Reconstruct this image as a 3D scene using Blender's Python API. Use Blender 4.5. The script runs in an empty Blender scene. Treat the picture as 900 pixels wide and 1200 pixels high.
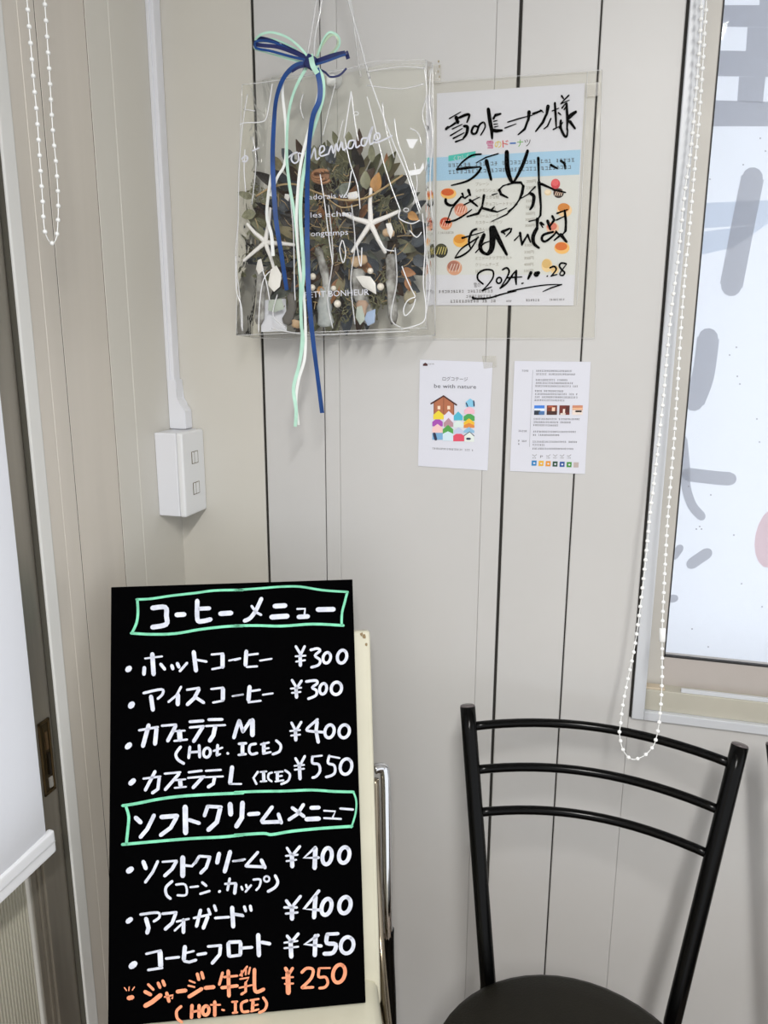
import bpy, bmesh, math, random
from mathutils import Vector, Matrix
random.seed(7)
V = Vector
scene = bpy.context.scene

# ------------------------------------------------------------------ camera
CAM = V((0.702, -1.2, 1.37))
FPX = 900.0
PITCH = math.atan(204.0 / 900.0); YAW = math.radians(15.2); ROLL = math.radians(0.22)
FW = V((-math.sin(YAW) * math.cos(PITCH), math.cos(YAW) * math.cos(PITCH), -math.sin(PITCH)))
_R = V((math.cos(YAW), math.sin(YAW), 0.0)); _U = _R.cross(FW)
RT = _R * math.cos(ROLL) + _U * math.sin(ROLL)
UP = _U * math.cos(ROLL) - _R * math.sin(ROLL)
cam = bpy.data.cameras.new('camera')
camo = bpy.data.objects.new('camera', cam)
scene.collection.objects.link(camo)
cam.sensor_fit = 'VERTICAL'; cam.sensor_height = 24.0; cam.lens = 24.0 * FPX / 1200.0
cam.clip_start = 0.02
mw = Matrix((( RT.x, UP.x, -FW.x, CAM.x), (RT.y, UP.y, -FW.y, CAM.y), (RT.z, UP.z, -FW.z, CAM.z), (0, 0, 0, 1)))
camo.matrix_world = mw
scene.camera = camo

# ------------------------------------------------------------------ world, lights, exposure
world = bpy.data.worlds.new('world'); scene.world = world; world.use_nodes = True
bg = world.node_tree.nodes['Background']
bg.inputs[0].default_value = (0.93, 0.96, 1.0, 1); bg.inputs[1].default_value = 0.86
sun = bpy.data.lights.new('sun', 'SUN'); sun.energy = 2.3; sun.angle = math.radians(1.5); sun.color = (1.0, 0.97, 0.93)
suno = bpy.data.objects.new('sun', sun); scene.collection.objects.link(suno)
suno.rotation_euler = V((-0.45, 0.75, 0.95)).to_track_quat('Z', 'Y').to_euler()
def area(name, loc, target, sx, sy, watts, col):
    l = bpy.data.lights.new(name, 'AREA'); l.shape = 'RECTANGLE'; l.size = sx; l.size_y = sy; l.energy = watts; l.color = col
    o = bpy.data.objects.new(name, l); scene.collection.objects.link(o); o.location = loc
    o.rotation_euler = (V(target) - V(loc)).to_track_quat('-Z', 'Y').to_euler()
    return o
area('ceiling_light', (0.95, -2.0, 2.27), (0.95, -2.0, 0), 0.12, 1.2, 37, (1.0, 0.98, 0.95))
vs = scene.view_settings
vs.view_transform = 'Standard'; vs.look = 'None'; vs.gamma = 1.0; vs.use_curve_mapping = False
vs.exposure = 0.56

# ------------------------------------------------------------------ survey helpers: a measured sight line meets a real plane
def sight(x, y): return FW + RT * ((x - 450.0) / FPX) - UP * ((y - 600.0) / FPX)
def onY(x, y, Y=0.0):
    r = sight(x, y); return CAM + r * ((Y - CAM.y) / r.y)
def onX(x, y, X=0.0):
    r = sight(x, y); return CAM + r * ((X - CAM.x) / r.x)
def onP(x, y, p, n):
    r = sight(x, y); return CAM + r * ((p - CAM).dot(n) / r.dot(n))

# ------------------------------------------------------------------ materials
MATS = {}
def mat(name, col, rough=0.5, metal=0.0, var=0.0, scale=8.0, bump=0.0, bscale=60.0, spec=0.5, col2=None, stretch=None, coat=0.0, trans=0.0):
    if name in MATS: return MATS[name]
    m = bpy.data.materials.new(name); m.use_nodes = True; MATS[name] = m
    nt = m.node_tree; p = nt.nodes['Principled BSDF']
    p.inputs['Base Color'].default_value = (*col, 1); p.inputs['Roughness'].default_value = rough
    p.inputs['Metallic'].default_value = metal; p.inputs['Specular IOR Level'].default_value = spec
    p.inputs['Coat Weight'].default_value = coat
    tc = nt.nodes.new('ShaderNodeTexCoord'); mp = nt.nodes.new('ShaderNodeMapping')
    nt.links.new(tc.outputs['Object'], mp.inputs[0])
    if stretch: mp.inputs['Scale'].default_value = stretch
    if var > 0 or col2:
        n = nt.nodes.new('ShaderNodeTexNoise'); n.inputs['Scale'].default_value = scale; n.inputs['Detail'].default_value = 5
        nt.links.new(mp.outputs[0], n.inputs[0])
        r = nt.nodes.new('ShaderNodeValToRGB'); nt.links.new(n.outputs[0], r.inputs[0])
        a = [max(0, c * (1 - var)) for c in col]; b = col2 if col2 else [min(1, c * (1 + var)) for c in col]
        r.color_ramp.elements[0].position = 0.35; r.color_ramp.elements[1].position = 0.68
        r.color_ramp.elements[0].color = (*a, 1); r.color_ramp.elements[1].color = (*b, 1)
        nt.links.new(r.outputs[0], p.inputs['Base Color'])
    if bump > 0:
        n2 = nt.nodes.new('ShaderNodeTexNoise'); n2.inputs['Scale'].default_value = bscale; n2.inputs['Detail'].default_value = 3
        nt.links.new(mp.outputs[0], n2.inputs[0])
        bp = nt.nodes.new('ShaderNodeBump'); bp.inputs['Strength'].default_value = bump; bp.inputs['Distance'].default_value = 0.002
        nt.links.new(n2.outputs[0], bp.inputs['Height']); nt.links.new(bp.outputs[0], p.inputs['Normal'])
    if trans > 0:
        t = nt.nodes.new('ShaderNodeBsdfTranslucent'); t.inputs[0].default_value = (*col, 1)
        mx = nt.nodes.new('ShaderNodeMixShader'); mx.inputs[0].default_value = trans
        out = nt.nodes['Material Output']
        nt.links.new(p.outputs[0], mx.inputs[1]); nt.links.new(t.outputs[0], mx.inputs[2]); nt.links.new(mx.outputs[0], out.inputs[0])
    return m
def film(name, tint, gloss=0.06, rough=0.08, haze=0.0, bump=0.0, bscale=25.0):
    """thin clear plastic: see-through sheet with a Fresnel gloss and a little milky haze"""
    m = bpy.data.materials.new(name); m.use_nodes = True; MATS[name] = m
    nt = m.node_tree; nt.nodes.clear()
    out = nt.nodes.new('ShaderNodeOutputMaterial'); tr = nt.nodes.new('ShaderNodeBsdfTransparent'); tr.inputs[0].default_value = (*tint, 1)
    gl = nt.nodes.new('ShaderNodeBsdfGlossy'); gl.inputs['Roughness'].default_value = rough
    fr = nt.nodes.new('ShaderNodeFresnel'); fr.inputs[0].default_value = 1.14
    ad = nt.nodes.new('ShaderNodeMath'); ad.operation = 'ADD'; ad.inputs[1].default_value = gloss
    nt.links.new(fr.outputs[0], ad.inputs[0])
    base = tr
    if haze > 0:
        df = nt.nodes.new('ShaderNodeBsdfDiffuse'); df.inputs[0].default_value = (0.92, 0.93, 0.95, 1)
        mh = nt.nodes.new('ShaderNodeMixShader'); mh.inputs[0].default_value = haze
        nt.links.new(tr.outputs[0], mh.inputs[1]); nt.links.new(df.outputs[0], mh.inputs[2]); base = mh
    mx = nt.nodes.new('ShaderNodeMixShader')
    nt.links.new(ad.outputs[0], mx.inputs[0]); nt.links.new(base.outputs[0], mx.inputs[1]); nt.links.new(gl.outputs[0], mx.inputs[2])
    nt.links.new(mx.outputs[0], out.inputs[0])
    if bump > 0:
        tc = nt.nodes.new('ShaderNodeTexCoord'); n = nt.nodes.new('ShaderNodeTexNoise'); n.inputs['Scale'].default_value = bscale
        n.inputs['Distortion'].default_value = 1.5
        nt.links.new(tc.outputs['Object'], n.inputs[0])
        bp = nt.nodes.new('ShaderNodeBump'); bp.inputs['Strength'].default_value = bump; bp.inputs['Distance'].default_value = 0.01
        nt.links.new(n.outputs[0], bp.inputs['Height']); nt.links.new(bp.outputs[0], gl.inputs['Normal']); nt.links.new(bp.outputs[0], fr.inputs['Normal'])
    return m

M_wall = mat('wall_paint', (0.555, 0.548, 0.535), 0.42, var=0.025, scale=3, bump=0.08, bscale=25)
M_wallL = mat('wall_paint_warm_light', (0.585, 0.565, 0.51), 0.4, var=0.025, scale=3, bump=0.06, bscale=20)  # yellower light of the corner put into the wall paint colour
M_cas = mat('casing_paint', (0.62, 0.58, 0.52), 0.3, 0.2, var=0.03, scale=4, stretch=(1, 6, 0.5))
M_trimlight = mat('trim_light_paint', (0.66, 0.66, 0.64), 0.4, var=0.02)
M_black = mat('joint_dark', (0.02, 0.018, 0.015), 0.8)
M_groove = mat('groove_shadow_paint', (0.42, 0.40, 0.36), 0.6)
M_white = mat('white_plastic', (0.74, 0.75, 0.76), 0.3, bump=0.02)
M_duct = mat('white_duct_plastic', (0.72, 0.73, 0.77), 0.32)
M_alu = mat('bronze_aluminium', (0.34, 0.315, 0.27), 0.38, 0.75, var=0.1, scale=5, stretch=(8, 8, 0.4))
M_khaki = mat('khaki_paint', (0.46, 0.44, 0.37), 0.5, var=0.05)
M_sash = mat('sash_bronze', (0.50, 0.48, 0.44), 0.5, 0.1, var=0.05)
M_frame = mat('window_frame_paint', (0.58, 0.60, 0.63), 0.35)
M_rubber = mat('black_rubber', (0.015, 0.014, 0.014), 0.6)
M_fabric = mat('blind_fabric', (0.80, 0.81, 0.86), 0.8, bump=0.05, bscale=300, trans=0.35)
M_paper = mat('white_paper', (0.67, 0.68, 0.75), 0.6)
M_cream_paper = mat('cream_paper', (0.66, 0.675, 0.67), 0.6)
M_ink = mat('black_ink', (0.002, 0.002, 0.002), 0.6, spec=0.1)
M_print = mat('grey_print', (0.13, 0.12, 0.12), 0.6)
M_print2 = mat('pale_grey_print', (0.33, 0.31, 0.27), 0.6)
M_board = mat('black_board', (0.0012, 0.0012, 0.0014), 0.5, spec=0.04)
M_chalkw = mat('white_marker', (0.66, 0.69, 0.79), 0.7, var=0.14, scale=90)
M_chalkg = mat('green_marker', (0.20, 0.66, 0.42), 0.7, var=0.18, scale=60)
M_chalko = mat('orange_marker', (0.86, 0.32, 0.17), 0.7, var=0.15, scale=90)
M_blackpipe = mat('black_lacquer_steel', (0.0015, 0.0015, 0.0015), 0.2, spec=0.15)
M_seat = mat('black_vinyl', (0.010, 0.0085, 0.005), 0.5, bump=0.25, bscale=350, var=0.25, scale=4, spec=0.25)
M_cap = mat('cap_plastic', (0.10, 0.085, 0.085), 0.3)
M_cream = mat('cream_vinyl', (0.68, 0.655, 0.52), 0.42, bump=0.12, bscale=60, var=0.04)
M_chrome = mat('chrome', (0.75, 0.76, 0.78), 0.10, 1.0)
M_dkchrome = mat('worn_chrome', (0.32, 0.27, 0.2), 0.22, 1.0)
M_bead = mat('bead_plastic', (0.88, 0.89, 0.88), 0.25)
M_blue = mat('blue_ribbon', (0.002, 0.050, 0.22), 0.45, var=0.2, scale=40)
M_navy = mat('navy_ribbon', (0.005, 0.012, 0.095), 0.45)
M_mint = mat('mint_ribbon', (0.46, 0.74, 0.60), 0.45, var=0.1, scale=40)
M_wribbon = mat('white_ribbon', (0.82, 0.84, 0.82), 0.45)
M_star = mat('starfish_white', (0.84, 0.82, 0.82), 0.7, bump=0.5, bscale=500)
M_pearl = mat('pearl', (0.80, 0.74, 0.66), 0.15, coat=0.6)
M_shell = mat('shell_white', (0.80, 0.78, 0.76), 0.35, var=0.1)
M_twine = mat('twine', (0.46, 0.33, 0.17), 0.8, var=0.2)
M_moss = mat('moss', (0.10, 0.10, 0.05), 0.9, col2=(0.24, 0.23, 0.13), scale=60)
M_drift = mat('driftwood', (0.13, 0.12, 0.11), 0.7, col2=(0.46, 0.46, 0.45), scale=70, bump=0.6, bscale=90)
M_tanwood = mat('tan_wood', (0.42, 0.26, 0.14), 0.6, col2=(0.55, 0.40, 0.26), scale=30)
M_glassblue = mat('sea_glass', (0.32, 0.42, 0.62), 0.15, spec=0.8)
M_floor = mat('floor_vinyl', (0.22, 0.16, 0.11), 0.5, var=0.1)
for _m in (M_board, M_ink): _m.node_tree.nodes['Principled BSDF'].inputs['IOR'].default_value = 1.08
M_ceil = mat('ceiling_paint', (0.72, 0.72, 0.70), 0.8)
M_banner = mat('banner_cloth', (0.86, 0.88, 0.93), 0.8, trans=0.6)
M_bannerblue = mat('banner_blue_tape', (0.78, 0.83, 0.91), 0.8, trans=0.55)
M_letter = mat('letter_vinyl_grey', (0.62, 0.63, 0.68), 0.8, trans=0.45)
M_pinkv = mat('letter_vinyl_pink', (0.86, 0.70, 0.73), 0.8, trans=0.5)
M_ground = mat('outdoor_concrete', (0.5, 0.5, 0.5), 0.9, var=0.1)
M_film = film('clear_vinyl', (0.985, 0.985, 0.96), 0.0, 0.06, 0.02, bump=0.3, bscale=22)
M_highlight = film('highlight_white_vinyl', (0.97, 0.97, 0.97), 0.10, 0.12, 0.85)  # white haze stands for the highlights on the folds
M_seam_highlight = film('seam_highlight_vinyl', (0.97, 0.97, 0.96), 0.08, 0.12, 0.38)  # milky film for seams, straps and the softer painted fold highlights
M_sleeve = film('clear_sleeve', (0.985, 0.982, 0.965), 0.0, 0.15, 0.0, bump=0.1)
M_tape = film('clear_tape', (0.96, 0.95, 0.92), 0.03, 0.2, 0.12)
M_glass = film('window_glass', (0.97, 0.98, 0.98), 0.0, 0.0, 0.0)
M_dirt = mat('dirt_speck', (0.12, 0.10, 0.06), 0.8)
def cmat(name, r, g, b):          # a flat printing ink from sRGB 0-255
    lin = lambda c: ((c / 255) / 12.92 if c <= 10 else (((c / 255) + 0.055) / 1.055) ** 2.4)
    return mat(name, (lin(r), lin(g), lin(b)), 0.6)

# ------------------------------------------------------------------ mesh helpers
COL = scene.collection
def link(name, me, m, parent=None, smooth=False):
    o = bpy.data.objects.new(name, me); COL.objects.link(o)
    if m is not None and len(me.materials) == 0: me.materials.append(m)
    if parent is not None: o.parent = parent
    if smooth:
        for p in me.polygons: p.use_smooth = True
    return o
def mesh(name, vs_, fs, m, parent=None, smooth=False):
    me = bpy.data.meshes.new(name); me.from_pydata([tuple(v) for v in vs_], [], fs); me.update()
    return link(name, me, m, parent, smooth)
def frombm(name, bm, m, parent=None, smooth=False):
    bmesh.ops.recalc_face_normals(bm, faces=bm.faces[:])
    me = bpy.data.meshes.new(name); bm.to_mesh(me); bm.free()
    return link(name, me, m, parent, smooth)
def tag(o, label=None, cat=None, group=None, kind=None):
    if label: o['label'] = label
    if cat: o['category'] = cat
    if group: o['group'] = group
    if kind: o['kind'] = kind
    return o
def thing(name, label, cat, group=None, loc=(0, 0, 0)):
    o = bpy.data.objects.new(name, None); COL.objects.link(o); o.empty_display_size = 0.05
    return tag(o, label, cat, group)
def struct(o): o['kind'] = 'structure'; return o
def bm_box(bm, x0, x1, y0, y1, z0, z1, M=None, bevel=0.0, seg=2):
    r = bmesh.ops.create_cube(bm, size=1.0)
    for v in r['verts']:
        v.co = V(((x0 + x1) / 2 + v.co.x * (x1 - x0), (y0 + y1) / 2 + v.co.y * (y1 - y0), (z0 + z1) / 2 + v.co.z * (z1 - z0)))
    vsx = r['verts']
    if bevel > 0:
        es = list({e for v in vsx for e in v.link_edges})
        b = bmesh.ops.bevel(bm, geom=es, offset=bevel, segments=seg, affect='EDGES', profile=0.6)
        vsx = list({v for f in b['faces'] for v in f.verts} | {v for v in vsx if v.is_valid})
    if M is not None:
        for v in vsx: v.co = M @ v.co
    return vsx
def box(name, x0, x1, y0, y1, z0, z1, m, parent=None, bevel=0.0, seg=2, M=None, smooth=False):
    bm = bmesh.new(); bm_box(bm, x0, x1, y0, y1, z0, z1, M, bevel, seg)
    return frombm(name, bm, m, parent, smooth)
def bm_tube(bm, pts, rad, n=10, flat=1.0, up=None, cap=True):
    pts = [V(p) for p in pts]; rings = []
    t0 = (pts[1] - pts[0]).normalized()
    ref = V(up) if up is not None else (V((0, 0, 1)) if abs(t0.z) < 0.9 else V((1, 0, 0)))
    nrm = (ref - t0 * ref.dot(t0)).normalized()
    for i, p in enumerate(pts):
        a = pts[max(0, i - 1)]; b = pts[min(len(pts) - 1, i + 1)]; t = (b - a).normalized()
        nrm = (nrm - t * nrm.dot(t)).normalized(); bn = t.cross(nrm)
        r = rad[i] if isinstance(rad, (list, tuple)) else rad
        rings.append([bm.verts.new(p + nrm * (math.cos(k * 2 * math.pi / n) * r * flat) + bn * (math.sin(k * 2 * math.pi / n) * r)) for k in range(n)])
    for a, b in zip(rings, rings[1:]):
        for k in range(n): bm.faces.new((a[k], a[(k + 1) % n], b[(k + 1) % n], b[k]))
    if cap:
        bm.faces.new(rings[0][::-1]); bm.faces.new(rings[-1])
def tube(name, pts, rad, m, parent=None, n=12, flat=1.0, up=None):
    bm = bmesh.new(); bm_tube(bm, pts, rad, n, flat, up)
    return frombm(name, bm, m, parent, True)
def spline(pts, k=6):
    pts = [V(p) for p in pts]; out = []
    for i in range(len(pts) - 1):
        p0 = pts[max(0, i - 1)]; p1 = pts[i]; p2 = pts[i + 1]; p3 = pts[min(len(pts) - 1, i + 2)]
        for j in range(k):
            t = j / k
            out.append(0.5 * ((2 * p1) + (p2 - p0) * t + (2 * p0 - 5 * p1 + 4 * p2 - p3) * t * t + (3 * p1 - p0 - 3 * p2 + p3) * t ** 3))
    out.append(pts[-1]); return out

# ---- flat print: strokes, polygons and type laid on a real plane.  'pl' maps a surveyed point to the sheet
def stroke2d(pts, w, closed=False, sm=True):
    P = [V((x, y)) for x, y in pts]
    if len(P) > 2 and sm:
        P = [V((a.x, a.y)) for a in spline([(p.x, p.y, 0) for p in P], 4)]
    return P
class Print:
    def __init__(self): self.v = []; self.f = []
    def poly(self, pts, pl):
        b = len(self.v); self.v += [pl(x, y) for x, y in pts]; self.f.append(tuple(range(b, b + len(pts))))
    def stroke(self, pts, w, pl, sm=True, taper=False):
        P = stroke2d(pts, w, sm=sm)
        if len(P) == 1: P = [P[0], P[0] + V((0.01, 0))]
        h = w / 2; b = len(self.v); n = len(P)
        for i, p in enumerate(P):
            a = P[max(0, i - 1)]; c = P[min(n - 1, i + 1)]; t = (c - a)
            t = t.normalized() if t.length > 1e-6 else V((1, 0))
            nn = V((-t.y, t.x)) * (h * (0.55 + 0.45 * math.sin(math.pi * (0.25 + 0.75 * i / (n - 1)))) if taper else h)
            self.v += [pl(p.x + nn.x, p.y + nn.y), pl(p.x - nn.x, p.y - nn.y)]
        for i in range(n - 1):
            k = b + 2 * i; self.f.append((k, k + 1, k + 3, k + 2))
        for p, q in ((P[0], P[1]), (P[-1], P[-2])):
            d = (p - q); d = d.normalized() if d.length > 1e-6 else V((1, 0)); a0 = math.atan2(d.y, d.x); b = len(self.v)
            for s in range(7):
                a = a0 - math.pi / 2 + math.pi * s / 6
                hh = h * (0.55 + 0.45 * math.sin(math.pi * (0.25 if p is P[0] else 1.0)) if taper else 1)
                self.v.append(pl(p.x + math.cos(a) * hh * 0.9, p.y + math.sin(a) * hh * 0.9))
            self.f.append(tuple(range(b, b + 7)))
    def ellipse(self, cx, cy, rx, ry, pl, n=18, rot=0.0):
        c, s = math.cos(rot), math.sin(rot)
        self.poly([(cx + rx * math.cos(a) * c - ry * math.sin(a) * s, cy + rx * math.cos(a) * s + ry * math.sin(a) * c)
                   for a in [i * 2 * math.pi / n for i in range(n)]], pl)
    def text(self, body, x0, y0, x1, y1, h, pl, sx=None):
        """type set from (x0,y0) to (x1,y1) along its baseline, h tall"""
        c = bpy.data.curves.new('type', 'FONT'); c.body = body; c.resolution_u = 2
        o = bpy.data.objects.new('type', c); COL.objects.link(o); bpy.context.view_layer.update()
        me = o.to_mesh(); xs = [v.co.x for v in me.vertices]; w = (max(xs) - min(xs)) or 1; mx = min(xs)
        b = len(self.v)
        d = V((x1 - x0, y1 - y0)); up = V((d.y, -d.x)).normalized() * h
        for v in me.vertices:
            q = V((x0, y0)) + d * ((v.co.x - mx) / w) + up * (v.co.y / 0.72)
            self.v.append(pl(q.x, q.y))
        self.f += [tuple(b + i for i in p.vertices) for p in me.polygons]
        o.to_mesh_clear(); bpy.data.objects.remove(o); bpy.data.curves.remove(c)
    def scribble(self, x0, y0, x1, y1, h, pl, adv=None):
        """print too small to be read: rows of tiny broken marks"""
        d = V((x1 - x0, y1 - y0)); L = d.length; d.normalize(); u = V((d.y, -d.x)); adv = adv or h * 1.05; s = 0.0
        while s < L - adv * 0.8:
            if random.random() > 0.05:
                for k in range(3):
                    if random.random() < 0.3 and k == 1: continue
                    t = s + (0.05 + random.random() * 0.15) * adv; e = s + (0.6 + random.random() * 0.3) * adv; vy = (k + 0.3 * random.random()) * h / 2.6
                    q = [V((x0, y0)) + d * t + u * vy, V((x0, y0)) + d * e + u * vy, V((x0, y0)) + d * e + u * (vy + h * 0.15), V((x0, y0)) + d * t + u * (vy + h * 0.15)]
                    self.poly([(p.x, p.y) for p in q], pl)
                t = s + random.uniform(0.2, 0.7) * adv
                q = [V((x0, y0)) + d * t, V((x0, y0)) + d * (t + adv * 0.14), V((x0, y0)) + d * (t + adv * 0.14) + u * h, V((x0, y0)) + d * t + u * h]
                self.poly([(p.x, p.y) for p in q], pl)
            s += adv
    def build(self, name, m, parent, stuff=False):
        o = mesh(name, self.v, self.f, m, parent)
        if stuff: o['kind'] = 'stuff'
        return o
def crop_strokes(pr, crop, text, pl, taper=False, sm=True):
    """'w: x,y x,y; w: e cx,cy rx,ry tilt; ...' measured in an enlarged crop (ox, oy, scale)"""
    ox, oy, s = crop
    for item in text.replace('\n', ' ').split(';'):
        item = item.strip()
        if not item: continue
        w, rest = item.split(':'); w = float(w) * s; rest = rest.split()
        if rest[0] == 'e':
            cx, cy = map(float, rest[1].split(',')); rx, ry = map(float, rest[2].split(',')); tl = math.radians(float(rest[3]) if len(rest) > 3 else 12)
            pts = []
            for i in range(15):
                a = i * 2 * math.pi / 14 - 1.2; ex = rx * math.cos(a); ey = ry * math.sin(a)
                pts.append((ox + s * (cx + ex * math.cos(tl) - ey * math.sin(tl)), oy + s * (cy + ex * math.sin(tl) + ey * math.cos(tl))))
            pr.stroke(pts, w, pl)
        else:
            pts = [(ox + s * float(a.split(',')[0]), oy + s * float(a.split(',')[1])) for a in rest]
            pr.stroke(pts, w * (1.17 if taper else 0.94), pl, sm=sm and len(pts) > 3, taper=taper)

# ================================================================== SETTING
CEIL = 2.30
fl = struct(box('floor', -0.10, 3.2, -3.4, 0.06, -0.05, 0.0, M_floor))
ce = struct(box('ceiling', -0.10, 3.2, -3.4, 0.06, CEIL, CEIL + 0.05, M_ceil))
# back wall: dark core with the window opening (x 0.800-1.75, z 0.785-1.95)
bm = bmesh.new()
bm_box(bm, 0.0, 0.808, 0.004, 0.045, 0, CEIL); bm_box(bm, 1.76, 3.2, 0.004, 0.045, 0, CEIL)
bm_box(bm, 0.808, 1.76, 0.004, 0.045, 0, 0.788); bm_box(bm, 0.808, 1.76, 0.004, 0.045, 1.95, CEIL)
wb = struct(frombm('wall_back', bm, M_black))
def panel(x0, x1, z0=0.0, z1=CEIL, m=M_wall, bev=0.0012):
    return box('wall_panel', x0, x1, 0.0, 0.0045, z0, z1, m, wb, bevel=bev, seg=1)
panel(-0.004, 0.1637, m=M_wallL); panel(0.1683, 0.2732); panel(0.2748, 0.300, bev=0.0008); panel(0.3003, 0.5365, bev=0.0008)  # first panel's warm tone is the corner light, painted in
panel(0.5368, 0.5675, bev=0.0008); panel(0.5722, 0.6772)
panel(0.6795, 0.7865); panel(0.7867, 1.375, 0, 0.7735, bev=0.0); panel(1.380, 1.782, 0, 0.7735)
panel(0.7867, 1.782, 1.972, CEIL); panel(1.786, 2.19); panel(2.195, 2.6); panel(2.605, 3.2)
# left wall: panels, casing boards and the doorway
wl = struct(box('wall_left', -0.06, -0.0045, -0.34, 0.045, 0, CEIL, M_black))
def lpanel(y0, y1, m=M_wallL, x=0.0, bev=0.0012, z1=CEIL, name='wall_panel'):
    return box(name, -0.005, x, y0, y1, 0, z1, m, wl, bevel=bev, seg=1)
lpanel(-0.1235, 0.003, bev=0.0012); lpanel(-0.1795, -0.1238, bev=0.0015)
lpanel(-0.2828, -0.1812, m=M_cas, x=0.0004, bev=0.0005, name='casing_board')
box('joint_strip', -0.005, -0.0002, -0.2862, -0.2829, 0, CEIL, M_black, wl); box('joint_strip', -0.005, -0.0003, -0.1812, -0.1796, 0, CEIL, mat('joint_brown', (0.10, 0.06, 0.04), 0.8), wl)
tr = struct(thing('trim_1', None, None))
box('frame_strip', -0.055, 0.0022, -0.3175, -0.2865, 0, CEIL, M_cas, tr, bevel=0.0006, seg=1)
box('frame_strip', -0.055, 0.0022, -0.3445, -0.3178, 0, CEIL, M_cas, tr, bevel=0.0006, seg=1)
box('frame_strip', -0.055, 0.004, -0.3675, -0.3448, 0, CEIL, M_trimlight, tr, bevel=0.0018, seg=2)
box('gap_shade_strip', -0.055, 0.0005, -0.3690, -0.3677, 0, CEIL, mat('gap_shade_grey', (0.07, 0.065, 0.05), 0.8), tr)  # dark strip added for the shade between frame and door stile
struct(box('wall_left_far', -0.06, 0.0, -3.4, -1.35, 0, CEIL, M_wallL)).name = 'wall_front_left'
struct(box('wall_left_lintel', -0.06, 0.0, -1.35, -0.3675, 2.0, CEIL, M_wallL)).name = 'wall_left_upper'

# sliding door in the left wall
door = struct(thing('door_1', None, None))
XD = -0.006
def ds(name, y0, y1, z0, z1, x0, x1, m, bev=0.002): return box(name, x0, x1, y0, y1, z0, z1, m, door, bevel=bev, seg=2)
ds('door_stile', -0.4145, -0.3705, 0.02, 1.99, XD - 0.028, XD, M_alu)
ds('stile_lip', -0.4205, -0.4147, 0.02, 1.99, XD - 0.028, XD - 0.005, M_alu, 0.001)
ds('stile_bead', -0.4300, -0.4207, 0.02, 1.99, XD - 0.028, XD - 0.009, M_alu, 0.001)
ds('door_stile', -1.33, -1.26, 0.02, 1.99, XD - 0.028, XD, M_alu)
ds('middle_rail', -1.26, -0.4300, 0.70, 0.76, XD - 0.028, XD - 0.008, M_alu)
ds('bottom_rail', -1.26, -0.4300, 0.02, 0.12, XD - 0.028, XD - 0.008, M_alu)
ds('top_rail', -1.26, -0.4300, 1.92, 1.99, XD - 0.028, XD - 0.008, M_alu)
ds('door_pane', -1.26, -0.4300, 0.76, 1.92, XD - 0.022, XD - 0.018, M_glass, 0)
# ribbed lower panel: fine vertical flutes
bm = bmesh.new(); ys = []
y = -1.26; prev = None
prof = [(0.0, 0.0), (0.0012, 0.0032), (0.0032, 0.0032), (0.0044, 0.0)]
row = []
while y < -0.4345:
    for a, b in prof: row.append((y + a, b))
    y += 0.0054
lo = [bm.verts.new((XD - 0.018 + b, a, 0.12)) for a, b in row]; hi = [bm.verts.new((XD - 0.018 + b, a, 0.70)) for a, b in row]
for i in range(len(row) - 1): bm.faces.new((lo[i], lo[i + 1], hi[i + 1], hi[i]))
rp = frombm('ribbed_panel', bm, mat('ribbed_panel', (0.52, 0.50, 0.42), 0.45, 0.35), door); rp['kind'] = 'stuff'
# recessed latch
h0 = onX(41, 842, XD); h1 = onX(62, 921, XD)
hy0, hy1, hz0, hz1 = -0.3985, -0.3765, 0.742, 0.853
M_latch = mat('latch_bronze', (0.10, 0.07, 0.035), 0.3, 0.9)
bm = bmesh.new()
for a in ((hy0, hy0 + 0.0035, hz0, hz1), (hy1 - 0.0035, hy1, hz0, hz1), (hy0, hy1, hz0, hz0 + 0.004), (hy0, hy1, hz1 - 0.004, hz1)):
    bm_box(bm, XD - 0.001, XD + 0.0025, *a, bevel=0.0006, seg=1)
bm_box(bm, XD, XD + 0.0015, hy0 + 0.0075, hy0 + 0.009, hz0 + 0.03, hz1 - 0.008)
la = frombm('door_latch', bm, M_latch, door); la['label'] = 'recessed bronze door latch'
box('latch_recess', XD - 0.0002, XD + 0.0006, hy0 + 0.003, hy1 - 0.003, hz0 + 0.004, hz1 - 0.004, mat('latch_recess', (0.045, 0.03, 0.012), 0.35, 0.6), la)
box('latch_lever', XD, XD + 0.003, hy0 + 0.011, hy1 - 0.006, hz0 + 0.028, hz1 - 0.05, mat('lever_dark', (0.012, 0.008, 0.004), 0.3, 0.4), la, bevel=0.001)
box('latch_catch', XD, XD + 0.003, hy0 + 0.010, hy1 - 0.005, hz0 + 0.008, hz0 + 0.024, mat('catch_steel', (0.62, 0.60, 0.56), 0.25, 0.7), la, bevel=0.001)
box('latch_plate', XD, XD + 0.002, hy0 + 0.0115, hy1 - 0.006, hz1 - 0.045, hz1 - 0.018, mat('plate_brown', (0.16, 0.10, 0.05), 0.35, 0.7), la, bevel=0.0006)

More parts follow.
